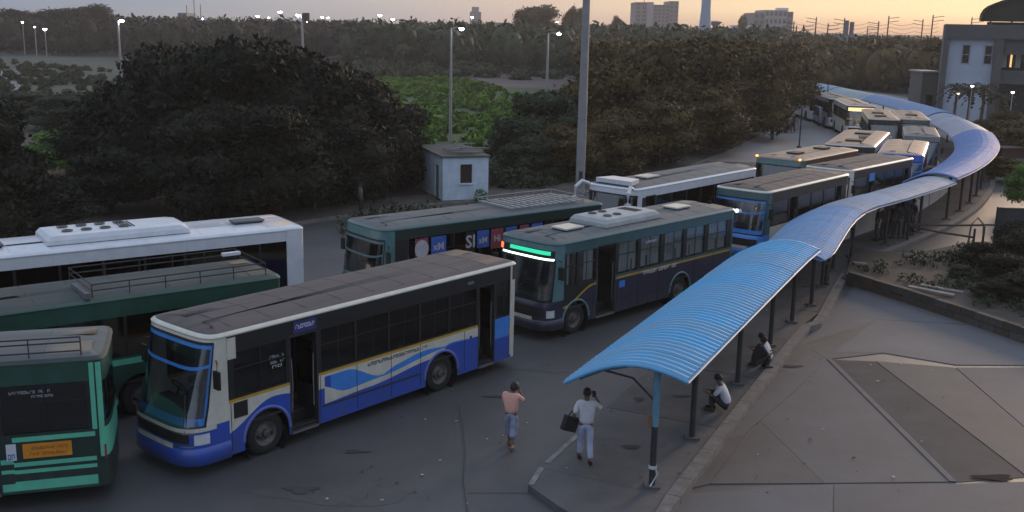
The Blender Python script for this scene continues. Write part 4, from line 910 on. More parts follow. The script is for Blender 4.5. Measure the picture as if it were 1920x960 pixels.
# the bank right of the field, warm glow put into its brownish leaf colour
GR = 'brownish trees along the outside of the road bend'
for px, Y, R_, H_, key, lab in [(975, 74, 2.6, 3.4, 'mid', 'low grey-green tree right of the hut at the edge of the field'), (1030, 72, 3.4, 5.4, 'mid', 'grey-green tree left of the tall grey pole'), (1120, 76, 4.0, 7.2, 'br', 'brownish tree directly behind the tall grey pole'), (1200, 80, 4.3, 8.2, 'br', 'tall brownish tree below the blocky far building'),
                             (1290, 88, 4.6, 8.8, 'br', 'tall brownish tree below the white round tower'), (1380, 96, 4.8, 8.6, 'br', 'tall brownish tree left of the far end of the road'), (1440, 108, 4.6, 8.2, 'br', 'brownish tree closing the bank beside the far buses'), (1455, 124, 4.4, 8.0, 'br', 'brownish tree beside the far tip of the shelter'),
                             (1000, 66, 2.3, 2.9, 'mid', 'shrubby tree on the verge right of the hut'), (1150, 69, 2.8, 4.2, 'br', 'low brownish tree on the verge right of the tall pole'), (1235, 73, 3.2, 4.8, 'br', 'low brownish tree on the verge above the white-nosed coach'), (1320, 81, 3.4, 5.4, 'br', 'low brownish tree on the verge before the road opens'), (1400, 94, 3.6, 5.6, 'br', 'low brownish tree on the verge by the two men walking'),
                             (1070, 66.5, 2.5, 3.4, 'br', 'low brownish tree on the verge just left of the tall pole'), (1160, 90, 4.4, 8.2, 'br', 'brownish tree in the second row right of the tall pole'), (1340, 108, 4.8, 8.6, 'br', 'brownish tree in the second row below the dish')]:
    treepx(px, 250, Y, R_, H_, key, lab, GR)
# skyline trees that stand out
for px, Y, R_, H_, key, lab in [(1003, 330, 9, 15.5, 'br', 'rounded dark tree standing above the far tree line'), (1068, 330, 3.2, 15, 'br', 'slim dark tree left of the tall pole on the far tree line'), (1084, 332, 3.0, 15, 'br', 'slim dark tree touching the tall pole on the far tree line'), (1160, 335, 3.0, 12.5, 'br', 'small pointed tree on the skyline left of the blocky building'),
                             (110, 300, 9, 11.5, 'dk', 'dark broad tree on the far left skyline'), (170, 305, 9, 12.5, 'dk', 'dark flat-topped tree beside the first lamp on the skyline'), (30, 300, 7, 11.0, 'dk', 'dark tree on the skyline at the far left edge')]:
    treepx(px, 60, Y, R_, H_, key, lab, None)
# far woods and ground scrub that nobody could count
def inpoly(x, y, P):
    c = False; n = len(P); j_ = n - 1
    for i in range(n):
        if (P[i][1] > y) != (P[j_][1] > y) and x < (P[j_][0] - P[i][0]) * (y - P[i][1]) / (P[j_][1] - P[i][1]) + P[i][0]: c = not c
        j_ = i
    return c
def scatter(P, n, seed):
    r = random.Random(seed); xs = [p[0] for p in P]; ys = [p[1] for p in P]; out = []
    while len(out) < n:
        x, y = r.uniform(min(xs), max(xs)), r.uniform(min(ys), max(ys))
        if inpoly(x, y, P): out.append((x, y))
    return out
def wood(name, P, n, h0, h1, leafm, seed, per=150, lsz=.7):
    r = random.Random(seed); cl = []
    for x, y in scatter(P, n, seed):
        h = r.uniform(h0, h1); R_ = h * r.uniform(.28, .42); cl.append((x, y, h * .55, R_, h * .45)); cl.append((x + R_ * .5, y - R_ * .4, h * .35, R_ * .8, h * .3))
    o = link(name, leafmesh(name, cl, n * per, lsz, seed, leafm)); o['kind'] = 'stuff'; return o
gg = lambda x, y: tuple(G(x, y).xy)
p_left = [gg(-60, 92), gg(660, 108), (0, 300), (40, 420), (-230, 420), (-200, 300)]
wood('far_woods_left', [(-170, 255), (-30, 262), (-30, 400), (-240, 400)], 520, 8.0, 10.2, leaf_dk, 3)
wood('far_woods_middle', [(-38, 225), (30, 200), (60, 230), (110, 400), (-40, 400)], 620, 7.6, 10.4, leaf_mid, 4)
wood('far_woods_right', [(50, 174), (62, 172), (75, 168), (92, 178), (150, 400), (60, 400)], 720, 6.4, 8.6, leaf_br_glow, 5)
wood('mid_woods_right', [(16, 108), (27, 118), (32, 135), (33, 160), (44, 172), (60, 178), (60, 225), (12, 225)], 260, 6.2, 8.2, leaf_br_glow, 6, per=260, lsz=.45)
def scrub(name, P, n, h0, h1, leafm, seed, per=60, lsz=.16, core=True):
    r = random.Random(seed); cl = []
    for x, y in scatter(P, n, seed): h = r.uniform(h0, h1); cl.append((x, y, h * .35, h * r.uniform(.6, 1.1), h * .6))
    o = link(name, leafmesh(name, cl, n * per, lsz, seed, leafm, core)); o['kind'] = 'stuff'; return o
fieldP = [gg(560, 300), gg(960, 300), gg(1040, 240), gg(1000, 190), gg(880, 150), gg(690, 150), gg(640, 230)]
scrub('field_scrub', fieldP, 420, .3, 1.0, foliage('field_leaves', (.035, .065, .012), (.13, .24, .03), .12), 21, per=70, lsz=.3)
scrub('field_edge_bushes', [gg(640, 150), gg(1080, 150), gg(1060, 118), gg(640, 116)], 150, .8, 2.6, leaf_mid, 22, per=90, lsz=.4)
scrub('left_meadow_scrub', [gg(-60, 240), gg(250, 240), gg(330, 150), gg(60, 118), gg(-60, 108)], 260, .3, .9, leaf_mid, 23, per=80, lsz=.35)
vp = []
for i in range(8, len(KLc) - 2):
    t = (KLc[i + 1] - KLc[i - 1]).normalized(); n = Vector((-t.y, t.x)); vp.append((KLc[i], n))
cl = []; r_ = random.Random(5)
for p, n in vp:
    for k in range(9):
        d = r_.uniform(3.2, 8); t = Vector((n.y, -n.x)); q = p + n * d + t * r_.uniform(-2.2, 2.2)
        if 1.2 < (q - Vector((-3.5, 58.5))).length < 5 and q.x > -8: continue
        h = r_.uniform(.5, 1.5); cl.append((q.x, q.y, h * .3, h * .9, h * .6))
o = link('verge_undergrowth', leafmesh('verge_undergrowth', cl, len(cl) * 150, .13, 8, leaf_mid, False)); o['kind'] = 'stuff'

# ------------------------------------------------------------------ the small white hut
hc, hr, hl = G(830, 380), G(915, 377), G(775, 352)
th = math.atan2(hr.y - hc.y, hr.x - hc.x); w1 = (hr - hc).length; w2 = 3.2
w2 = 5.6
hut = empty('roadside_hut', (hc.x, hc.y, 0), th, label='small pale blue hut with one dark window, between dark trees and tall pole', category='hut')
hw = mat('hut_plaster', (.66, .77, .90), .8, col2=(.40, .46, .52), scale=1.8, amt=.25, bump=.2)
q = MB(); HW = 2.5
def wallhole(mb, x0, x1, z0, z1, hx0, hx1, hz0, hz1, y, dep, m):
    for a_, b_, c_, d_ in ((x0, hx0, z0, z1), (hx1, x1, z0, z1), (hx0, hx1, z0, hz0), (hx0, hx1, hz1, z1)):
        if b_ - a_ > .001 and d_ - c_ > .001: mb.box(a_, b_, y, y + dep, c_, d_, m)
wallhole(q, 0, w1, 0, HW, w1 * .38, w1 * .64, 1.05, 2.1, 0, .2, hw); q.box(w1 - .2, w1, .2, w2, 0, HW, hw); q.box(.2, w1 - .2, w2 - .2, w2, 0, HW, hw)
q.build('wall', hut)
q = MB(); M = Matrix.Rotation(PI / 2, 4, 'Z') @ Matrix.Scale(-1, 4, (0, 1, 0)); 
for a_, b_, c_, d_ in ((.2, .9, 0, HW), (1.7, w2 - .2, 0, HW), (.9, 1.7, 1.95, HW)): q.box(0, .2, a_, b_, c_, d_, hw)
q.build('side_wall', hut)
q = MB(); q.box(.06, .12, .9, 1.7, 0, 1.95, mat('hut_door', (.15, .15, .13), .8)); q.build('door', hut)
wf = MB(); a_, b_ = w1 * .38, w1 * .64; wf.box(a_, b_, .1, .12, 1.05, 2.1, mat('hut_dark', (.02, .018, .018), .9)); wn = wf.build('window', hut)
for k in range(6): q = MB(); x = a_ + (b_ - a_) * (k + .5) / 6; q.box(x - .018, x + .018, .05, .08, 1.05, 2.1, mat('rusty_bar', (.12, .07, .05), .9)); q.build('window_bar', wn)
q = MB(); q.box(a_ - .06, b_ + .06, -.07, 0, .97, 1.04, hw); q.build('sill', wn)
q = MB(); q.box(-.1, w1 + .08, -.1, w2 + .08, HW + .001, HW + .08, mat('hut_roof', (.13, .13, .12), .9, col2=(.06, .06, .05), scale=2)); q.build('roof', hut)
for k in range(9):
    q = MB(); q.box(-.02, .02 + rnd.uniform(.9, 1.7), -.1, .1, 0, .035, mat('junk_board', (.22, .22, .24), .8, col2=(.1, .1, .1), scale=4), Matrix.Translation((rnd.uniform(.1, 1.2), rnd.uniform(.3, 2.2), HW + .14 + .05 * k)) @ Matrix.Rotation(rnd.uniform(-.4, .4), 4, 'Z')); q.build('loose_board', hut)
o = link('wall_weed', leafmesh('wall_weed', [(0, 0, .35, .35, .4)], 160, .09, 4, leaf_gr, False)); p = hc.lerp(hr, .85); o.location = (p.x, p.y - .45, 0); tag(o, label='tuft of green weed at the foot of the pale blue hut wall', category='weed')

# ------------------------------------------------------------------ poles and lamps
pole_m = mat('pole_grey', (.30, .30, .31), .6, col2=(.22, .21, .21), scale=1.5); lampw = em('lamp_white', (.85, .93, 1), 60); lampw2 = em('lamp_warm', (1, .8, .5), 22)
pp = G(1087, 364); mast = empty('tall_mast', (pp.x, pp.y, 0), label='tall thick grey mast rising out of the frame behind the buses', category='mast')
q = MB(); q.lathe([(.30, 0), (.30, .3), (.27, .32), (.26, 6), (.24, 6.02), (.21, 12), (.19, 12.02), (.13, 24)], pole_m, 16); q.build('shaft', mast, smooth=False)
q = MB(); q.lathe([(.5, 0), (.5, .06), (.3, .08)], concrete, 12); q.build('base_plate', mast); q = MB(); q.box(-.1, .1, -.31, -.26, .7, 1.4, dsteel); q.build('access_door', mast)
q = MB(); q.lathe([(.13, 24), (1.0, 24.1), (1.0, 24.3), (.13, 24.3)], dsteel, 12); q.build('lamp_ring', mast)
def lamp(px, ybase, ytop, Y, lab, arm=0., r=.1, glow=.28, mcol=None, grp='lit lamp posts beyond the trees', heads=1):
    b = AT(px, ybase, Y); t = AT(px, ytop, Y); p0 = Vector((t.x, Y, 0)); H_ = t.z
    L_ = empty('street_lamp', p0, label=lab, category='lamp post', group=grp)
    q = MB(); q.tube([(0, 0, 0), (0, 0, H_ * .5), (0, 0, H_)], [r * 1.3, r, r * .7], pole_m, 8); q.build('pole', L_)
    q = MB(); q.tube([(0, 0, H_ - .05), (arm * .6, 0, H_ + .05), (arm, 0, H_)], r * .5, pole_m, 6); q.box(arm - .3, arm + .35, -.2, .2, H_ - .02, H_ + .1, dsteel); q.build('arm', L_)
    q = MB(); q.lathe([(0, -.8 * glow), (glow * .7, -.5 * glow), (glow, 0), (glow * .8, .1)], mcol or lampw, 10, 'z', Matrix.Translation((arm, 0, H_ - .05))); q.build('lamp_head', L_)
    return L_
lamp(846, 265, 52, 87, 'thin lamp post rising behind the white hut, its lit head on a short arm', .85, .11, .2)
lamp(1028, 165, 62, 150, 'lamp post left of the tall mast with its lit head to the right', 1.5, .17, .3)
lamp(221, 150, 38, 125, 'lit lamp post at the left, above the grey-green bushes', .45, .16, .28)
L4 = lamp(566, 110, 28, 190, 'lit lamp post with a cluster of lamps above the big dark trees', -.7, .24, .38)
q = MB(); q.box(.2, 1.4, -.5, .5, 9.8, 11.0, dsteel); q.build('lamp_cluster', L4)
fl = [(525, 22, 420, .9), (483, 30, 430, .7), (504, 33, 440, .4), (576, 41, 420, .7), (604, 32, 430, .45), (615, 33, 440, .45), (712, 28, 420, .8), (736, 36, 430, .8), (885, 32, 420, .6), (1171, 60, 330, .5), (1198, 66, 300, .3), (1238, 68, 320, .3), (1274, 66, 330, .3), (1045, 41, 500, .5), (1188, 65, 300, .3), (1158, 48, 520, .5), (42, 41, 260, .25), (65, 50, 250, .22), (84, 54, 250, .45), (82, 29, 420, .5), (125, 29, 420, .5), (1068, 56, 320, .3), (380, 35, 420, .3), (1214, 57, 380, .3)]
where = ['cool white, nearest left of the cluster post', 'cool white, left of the cluster post and a bit lower', 'small and faint, between two brighter ones', 'cool white, just right of the cluster post', 'faint, first of a close pair', 'faint, second of a close pair', 'bright, over the middle trees', 'bright, right of another over the middle trees', 'at the foot of the slim tower', 'left of the blocky building', 'small, at the foot of the blocky building', 'small, below the blocky building', 'small, right of the blocky building', 'above the lamp left of the tall mast', 'tiny, under the skyline left of the blocky building', 'on the horizon right of the tall mast', 'tiny, in the dark left trees', 'tiny, in the dark left trees, second', 'brighter, in the dark left trees', 'faint, far left skyline', 'faint, left skyline beside the dark tree', 'tiny, beside the slim trees', 'faint, right of the low dark block', 'tiny, left foot of the blocky building']
for (x, y, Y, g_), wh in zip(fl, where): lamp(x, y + 20, y, Y, 'distant floodlight: ' + wh, 0, .12, g_ * .9, grp='distant floodlights on the skyline')

# ------------------------------------------------------------------ skyline buildings
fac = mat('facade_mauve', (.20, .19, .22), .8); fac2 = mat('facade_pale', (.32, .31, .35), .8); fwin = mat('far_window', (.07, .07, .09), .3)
def block(lab, x0, x1, ytop, Y, depth, m, rows=0, cols=0, name='office_block', cat='building', par=None, ybase=None):
    A_, B_ = AT(x0, ytop, Y), AT(x1, ytop, Y); H_ = (A_.z + B_.z) / 2; W_ = B_.x - A_.x
    o = par or empty(name, (A_.x, Y, 0), label=lab, category=cat); ox = A_.x - o.location.x
    q = MB(); q.box(ox, ox + W_, Y - o.location.y, Y - o.location.y + depth, -1, H_, m); q.build('wall', o)
    yy = Y - o.location.y; vis = H_ - 8
    for r0 in range(rows):
        for c in range(cols):
            q = MB(); x = ox + W_ * (c + .5) / cols; z = 8 + vis * (r0 + .55) / rows; ww = W_ / cols * .3; hh = vis / rows * .28; q.box(x - ww, x + ww, yy - .25, yy + .1, z - hh, z + hh, fwin); q.build('window', o)
    return o, ox, W_, H_
o, ox, W_, H_ = block('slim round-topped tower far off on the middle skyline', 881, 902, 22, 900, 12, fac, 6, 3, 'tower_block', 'tower'); q = MB(); q.box(ox + 1.5, ox + W_ - 2, 2, 10, H_, H_ + 4, fac); q.build('top_storey', o)
o, ox, W_, H_ = block('large blocky office building with a stepped roofline on the skyline', 1192, 1214, 4, 700, 30, fac, 7, 2); block('', 1214.2, 1226, 4, 700, 28, fac2, par=o); block('', 1226.2, 1256, 9, 700.5, 28, fac, 7, 4, par=o); block('', 1256.2, 1273, 2, 699, 30, fac, 7, 2, par=o)
q = MB(); q.tube([(ox + 6, 3, H_), (ox + 6, 3, H_ + 9)], .25, dsteel, 5); q.build('antenna', o)
o, ox, W_, H_ = block('broad pale office building with a rounded roof on the right skyline', 1413, 1435, 24, 600, 25, fac, 3, 2); block('', 1435.2, 1476, 19, 599, 26, fac2, 3, 5, par=o); block('', 1476.2, 1488, 22, 600, 24, fac, 3, 1, par=o)
q = MB(); q.box(ox + 14, ox + 20, 2, 8, H_ + 1, H_ + 3, white); q.build('roof_box', o)
tw = AT(1320, 80, 300); o = empty('white_tower', (tw.x, 300, 0), label='thick white round column tower rising out of the frame on the skyline', category='tower')
q = MB(); q.lathe([(2.1, 0), (1.9, 8), (1.35, 15), (1.15, 30)], mat('tower_white', (.42, .48, .6), .6), 20); q.build('shaft', o, smooth=True); q = MB(); q.box(-.5, 4.6, -3, 3, 0, 8.0, mat('tower_white', (.42, .48, .6))); q.build('base_building', o)
ds = AT(1341, 45, 420); o = empty('water_tower', (ds.x, 420, 0), label='funnel-shaped dark water tower right of the white column', category='tower'); z = ds.z
q = MB(); q.lathe([(.6, 0), (.6, z - 1.2), (2.6, z + .6), (2.6, z + .9), (0, z + 1.3)], fac, 16); q.build('tank', o)
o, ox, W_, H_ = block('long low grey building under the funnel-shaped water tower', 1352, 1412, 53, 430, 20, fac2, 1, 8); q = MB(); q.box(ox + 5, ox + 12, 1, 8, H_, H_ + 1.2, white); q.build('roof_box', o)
o = link('roof_tree', leafmesh('roof_tree', [(0, 0, 3.2, 1.6, 3.4)], 500, .5, 9, leaf_br_glow)); q_ = AT(1392, 50, 425); o.location = (q_.x, 425, 8.6); tag(o, label='narrow dark tree beside the long low building on the skyline', category='tree')
o, ox, W_, H_ = block('low dark block with masts on the left skyline', 333, 350, 24, 420, 12, fac, 1, 2); block('', 350.2, 388, 33, 421, 12, fac, par=o)
for dx, h in ((3, 3), (6, 6.5), (8.5, 3.4)): q = MB(); q.tube([(ox + dx, 2, H_ - 2), (ox + dx, 2, H_ + h)], .16, dsteel, 5); q.build('mast', o)
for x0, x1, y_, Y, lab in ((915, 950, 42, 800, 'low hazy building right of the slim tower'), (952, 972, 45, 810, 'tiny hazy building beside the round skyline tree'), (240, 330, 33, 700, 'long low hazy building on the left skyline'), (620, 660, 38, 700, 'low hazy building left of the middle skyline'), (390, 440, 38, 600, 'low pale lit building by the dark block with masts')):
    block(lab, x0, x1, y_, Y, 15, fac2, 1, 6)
o = empty('grey_shed', (G(1178, 96).x, 170, 0), label='pale mauve shed peeping over the brownish trees', category='shed'); a_, b_ = AT(1178, 85, 170), AT(1206, 85, 170)
q = MB(); q.box(0, b_.x - a_.x, 0, 5, 0, a_.z, fac2); q.build('wall', o); o.location.x = a_.x; q = MB(); q.prism([(-.2, -.3), (b_.x - a_.x + .2, -.3), (b_.x - a_.x + .2, 5.3), (-.2, 5.3)], a_.z + .002, a_.z + .25, fac); q.build('roof', o)
o = empty('site_cabin', (0, 160, 0), label='small cabin with a chimney-like stack among the railway masts', category='cabin'); a_, b_ = AT(1576, 66, 240), AT(1608, 66, 240); o.location = (a_.x, 240, 0)
q = MB(); q.box(0, b_.x - a_.x, 0, 4, 0, a_.z, fac2); q.build('wall', o); q = MB(); q.box(1.2, 2.0, 1, 2, a_.z, a_.z + 3.3, fac); q.box(2.5, 3.2, 1, 2, a_.z, a_.z + 3.0, fac); q.build('stack', o)
for i, (x, yt) in enumerate([(1494, 48), (1507, 46), (1531, 32), (1553, 44), (1584, 34), (1627, 52), (1648, 40), (1667, 30), (1731, 36), (1750, 28), (1489, 40), (1823, 32)]):
    Y = 250 + (i % 3) * 14; t = AT(x, yt, Y); o = empty('railway_mast', (t.x, Y, 0), label='railway mast with side arms: ' + ['left of the pair by the pale office building', 'second from the pale office building', 'thick one left of the cabin', 'short one left of the cabin', 'at the left wall of the cabin', 'short one right of the cabin', 'middle one right of the cabin', 'tall one right of the cabin', 'next to the tallest by the right building', 'tallest by the right building', 'touching the pale office building', 'peeping over the flat roof of the right building'][i], category='mast', group='railway masts on the right skyline')
    q = MB(); q.tube([(0, 0, 0), (0, 0, t.z)], [.32 if i == 2 else .2, .14], dsteel, 6); q.build('pole', o)
    for dz in (.6, 1.5): q = MB(); q.tube([(-.1, 0, t.z - dz), (2.6 if i % 2 else -2.6, 0, t.z - dz + .35)], .07, dsteel, 4); q.build('arm', o)
for k, dz in enumerate((40, 47, 55)):
    a_, b_ = AT(1490, dz + 4, 262), AT(1760, dz + 4, 262); q = MB(); q.tube([a_ + (b_ - a_) * t + Vector((0, 0, -.5 * math.sin(PI * ((t * 6) % 1)))) for t in np.linspace(0, 1, 37)], .035, dsteel, 4); q.build('overhead_wire', label='overhead wire strung between the railway masts, ' + ['highest', 'middle', 'lowest'][k] + ' of three', category='wire', group='overhead wires')

# ------------------------------------------------------------------ right building and its vaulted neighbour
YB = 118.; bw = mat('building_wall', (.46, .51, .62), .8, col2=(.36, .40, .48), scale=.3); bgr = mat('building_grey', (.11, .11, .115), .85, col2=(.08, .08, .085), scale=.4); dkw = mat('dark_opening', (.015, .017, .02), .25)
a_ = AT(1766, 200, YB); X = lambda px, y=120: AT(px, y, YB).x; Z = lambda py, px=1820: AT(px, py, YB).z
o = empty('station_building', (a_.x, YB, 0), label='grey and white flat-roofed building at the right edge with two narrow windows', category='building')
BA = math.radians(-21); o.rotation_euler = (0, 0, BA); _d = Vector((math.cos(BA), math.sin(BA))); A0 = Vector((a_.x, YB))
def U(px):
    r = ray(px, 120); # meet the facade line A0 + u d with the sight line k r
    det = _d.x * -r[1] + _d.y * r[0]; return ((-A0.x) * -r[1] - (-A0.y) * -r[0]) / det
def bb(name, px0, px1, z0, z1, y0, y1, m, par=None): q = MB(); q.box(U(px0), U(px1), y0, y1, z0, z1, m); return q.build(name, par or o)
zt = Z(46); zr = Z(72); xr = 1863
bb('wall', 1776, 1861, 0, zr, .3, 12, bw); bb('parapet', 1765, 2040, zr + .002, zt, -.4, 12.5, bgr); bb('corner_pier', 1765, 1775.8, 0, zr, -.3, 12, bgr); bb('corner_pier', 1861.2, 1878, 0, zr, -.3, 12, bgr); bb('upper_wall', 1878.2, 2040, Z(100), zr, .1, 12, bgr)
bb('lower_wall', 1878.2, 2040, Z(152), Z(130), .1, 12, bgr); bb('back_wall', 1878.2, 2040, Z(130), Z(100), 2.5, 12, dkw); bb('ground_wall', 1878.2, 2040, 0, Z(152), 1.5, 12, dkw)
bb('ledge', 1878.2, 2040, Z(154), Z(151), -.5, 0.08, bgr)
for px in (1809, 1851): w_ = bb('window', px - 6, px + 6, Z(118), Z(85), .22, .32, dkw); bb('window_frame', px - 7.5, px - 6.1, Z(120), Z(83), .15, .3, fac2, w_); bb('window_frame', px + 6.1, px + 7.5, Z(120), Z(83), .15, .3, fac2, w_); bb('transom', px - 6, px + 6, Z(103), Z(101.5), .15, .22, fac2, w_)
for k, px in enumerate((1884, 1897, 1911)):
    w_ = bb('shop_window', px - 5, px + 5, Z(125), Z(98), 1.8, 2.0, mat('pale_pane', (.4, .45, .5), .3) if k != 1 else dkw); 
    if k == 1: bb('lit_strip', px - 1.6, px + 2, Z(124), Z(101), 1.6, 1.75, em('lit_amber', (1, .6, .25), .9), w_)
q = MB(); v = AT(1960, 30, 135); o2 = empty('vaulted_roof', (v.x, 135, 0), math.radians(-26), label='dark green arched roof rising behind the flat-roofed building', category='roof')
vm = mat('vault_green', (.02, .032, .024), .9, spec=.1, col2=(.03, .045, .035), scale=.6); Wv = (v.x - AT(1846, 35, 135).x); zb_ = AT(1900, 36, 135).z; zt_ = AT(1960, -8, 135).z
for k in range(12):
    q = MB(); t0, t1 = PI * k / 12, PI * (k + 1) / 12; rows = []
    for y in (0, 14): rows.append([(-Wv * math.cos(t0 + (t1 - t0) * i / 3), y, zb_ + (zt_ - zb_) * math.sin(t0 + (t1 - t0) * i / 3) ** .8 + (.05 if k % 2 else 0)) for i in range(4)])
    q.grid(rows, vm, flip=False); q.grid([[(p[0], p[1], p[2] - .25) for p in r] for r in rows], vm, flip=True); q.face([rows[0][0], rows[0][1], rows[0][2], rows[0][3], tuple(Vector(rows[0][3]) - Vector((0, 0, .25))), tuple(Vector(rows[0][0]) - Vector((0, 0, .25)))], vm); q.build('roof_panel', o2)
for k in range(6): q = MB(); x = -Wv * .82 + Wv * 1.64 * k / 5; q.box(x - .12, x + .12, .5, .8, 0, zb_ + (zt_ - zb_) * max(0, 1 - (x / Wv) ** 2) ** .5 * .75, dsteel); q.build('column', o2)
q = MB(); q.box(-Wv * .9, Wv * .9, 6, 6.3, 0, zb_ - .3, bgr); q.build('wall', o2)
for k in range(12):
    t0, t1 = PI * k / 12, PI * (k + 1) / 12; f_ = lambda t: (-Wv * .985 * math.cos(t), .4, zb_ + (zt_ - zb_) * math.sin(t) ** .8 - .3); q = MB(); q.face([(f_(t0)[0], .4, zb_ - .3), (f_(t1)[0], .4, zb_ - .3), f_(t1), f_(t0)], vm); q.build('gable_panel', o2)
o3 = empty('gatehouse', (AT(1726, 180, 128).x, 128, 0), label='small grey two-storey annex left of the right-hand building', category='building'); wv = AT(1756, 180, 128).x - AT(1726, 180, 128).x
q = MB(); q.box(0, wv, 0, 4, 0, AT(1740, 136, 128).z, mat('annex_wall', (.17, .16, .155), .85, col2=(.12, .11, .1), scale=.6)); q.build('wall', o3); q = MB(); q.box(-.2, wv + .2, -.3, 4.2, AT(1740, 136, 128).z + .002, AT(1740, 133, 128).z, fac2); q.build('roof', o3)
q = MB(); q.box(wv * .35, wv * .75, -.06, .02, .8, 2.4, dkw); q.build('window', o3)
# palms and plants in front of the building
palm_l = foliage('palm_leaves', (.015, .018, .008), (.07, .055, .025), 1.2)
def palm(x, y, H_, lab, seed):
    r = random.Random(seed); t = empty('palm_tree', (x, y, 0), r.uniform(0, 6), label=lab, category='palm', group='palms before the right-hand building')
    q = MB(); q.tube([(0, 0, 0), (.1, 0, H_ * .5), (0, .1, H_ * .82)], [.2, .15, .12], mat('palm_trunk', (.14, .08, .05), .9), 8); q.build('trunk', t)
    for k in range(13):
        a = k * 2.399; q = MB(); Lf = H_ * .42; e_ = .9 - .09 * k; rows = []; n = 8
        for i in range(n + 1):
            u = i / n; rr = Lf * u * math.cos(e_ * .6); z_ = H_ * .82 + Lf * (math.sin(e_) * u - .75 * u * u); wd = .42 * math.sin(PI * min(1, u * .9 + .1)) ; c, s_ = math.cos(a), math.sin(a)
            if i % 1 == 0: rows.append([(rr * c - s_ * wd, rr * s_ + c * wd, z_ - .22), (rr * c, rr * s_, z_), (rr * c + s_ * wd, rr * s_ - c * wd, z_ - .22)])
        for i in range(n): 
            q.face([rows[i][0], rows[i][1], rows[i + 1][1]], palm_l); q.face([rows[i][1], rows[i][2], rows[i + 1][1]], palm_l)
        q.build('frond', t)
for k, (px, py, H_, lab) in enumerate([(1786, 238, 5.2, 'palm at the left, before the building corner'), (1812, 240, 4.9, 'palm second from the left, before the white wall'), (1836, 243, 5.4, 'palm with the lit globe lamp beside it'), (1866, 246, 4.4, 'palm furthest right, before the dark lower storey')]):
    p = G(px, py); palm(p.x, p.y, H_, lab, k)
for px, py, Y, lab in ((1823, 160, 101, 'lit globe lamp between the palms'), (1899, 172, 104, 'lit globe lamp before the dark lower storey'), (1797, 174, 103, 'dim lamp low between the first palms')): lamp(px, py + 60, py, Y, lab, 0, .06, .15, lampw2 if px != 1797 else em('lamp_dim', (1, .7, .4), 3), 'globe lamps before the right-hand building')
for k, (px, Y, R_, H_, lab) in enumerate([(1905, 92, 2.6, 3.2, 'dark tree at the right edge below the flat-roofed building'), (1950, 80, 3.4, 3.6, 'dark tree cut off by the right edge'), (1890, 82, 2.4, 2.4, 'dark shrub on the pavement right of the bend'), (1850, 95, 2.2, 2.2, 'dark shrub by the palms'), (1905, 70, 1.6, 1.6, 'dark rounded shrub near the reddish kiosk')]):
    treepx(px, 200, Y, R_, H_, 'br', lab, 'dark plants right of the shelter bend')
p = G(1925, 395); tree(p.x, p.y, 1.35, 2.6, 'gr', 'small fresh green tree at the right edge above the dark gate')
# reddish kiosk right of the bend
p = G(1880, 318); o = empty('kiosk', (p.x, p.y, 0), math.radians(20), label='low reddish stall with a pale front right of the shelter bend', category='kiosk')
q = MB(); q.box(0, 2.6, 0, 1.4, 0, .75, mat('kiosk_pale', (.17, .16, .14), .9)); q.build('counter', o); q = MB(); q.box(0, 2.6, .3, 1.4, .76, 1.5, mat('kiosk_red', (.09, .03, .03), .8)); q.build('cabinet', o); q = MB(); q.box(-.1, 2.7, .1, 1.5, 1.502, 1.58, mat('kiosk_roof', (.10, .06, .06), .8)); q.build('roof', o)
# road island poles and thin signs by the far road
for k, (px, py, yt, lab) in enumerate([(1498, 277, 202, 'thin dark post standing on the open road before the far buses'), (1549, 205, 150, 'thin dark post by the far row of pale buses'), (1494, 190, 140, 'thin dark post at the tip of the far shelter'), (1616, 190, 160, 'thin dark post behind the lit bus')]):
    b_ = G(px, py); t = AT(px, yt, b_.y); o = empty('thin_post', (b_.x, b_.y, 0), label=lab, category='post', group='thin posts in the road'); q = MB(); q.tube([(0, 0, 0), (0, 0, t.z)], .06, dsteel, 6); q.build('shaft', o); q = MB(); q.lathe([(.2, 0), (.2, .12), (.08, .2)], dsteel, 10); q.build('foot', o)

# ------------------------------------------------------------------ planting bed, low wall and barrier on the right
wl = [G(1585, 530), G(1700, 566), G(1820, 606), G(1960, 655)]; wl = [Vector((p.x, p.y)) for p in wl]
bed_m = mat('bed_earth', (.075, .055, .045), .95, col2=(.03, .025, .02), scale=1.2, amt=.4, bump=.6, bscale=5)
far_edge = [gp(1600, 478), gp(1700, 492), gp(1800, 470), gp(1880, 480), gp(2060, 500)]
b = MB(); b.prism([tuple(p) for p in wl] + [tuple(p) for p in far_edge[::-1]], -.01, .33, bed_m); b.build('planting_bed', kind='structure')
lw = empty('low_wall', (wl[0].x, wl[0].y, 0), label='low dirty red and grey wall bounding the weedy bed beside the concrete apron', category='wall')
wm = [mat('wall_reddish', (.10, .062, .05), .9, col2=(.05, .038, .034), scale=3), mat('wall_greyish', (.10, .09, .08), .9, col2=(.05, .046, .042), scale=3), mat('wall_mossy', (.07, .07, .05), .95, col2=(.035, .035, .03), scale=3)]
for i in range(len(wl) - 1):
    d = wl[i + 1] - wl[i]; n = int(d.length / .55)
    for k in range(n):
        for lvl in range(2):
            a = d.length * (k + (.5 if lvl else 0)) / n; t = d.normalized(); q = MB(); ang = math.atan2(d.y, d.x); w_ = d.length / n - .02
            if a + w_ > d.length + .3: continue
            q.box(0, w_, -.22, 0.02 + rnd.uniform(-.015, .015), .27 * lvl - (.01 if lvl == 0 else 0), .27 * lvl + .255 + rnd.uniform(-.012, .012), wm[0] if rnd.random() < .35 else wm[1] if rnd.random() < .5 else wm[2])
            o = q.build('block', lw); p = wl[i] + t * a; o.location = (p.x - wl[0].x, p.y - wl[0].y, 0); o.rotation_euler = (0, 0, ang)
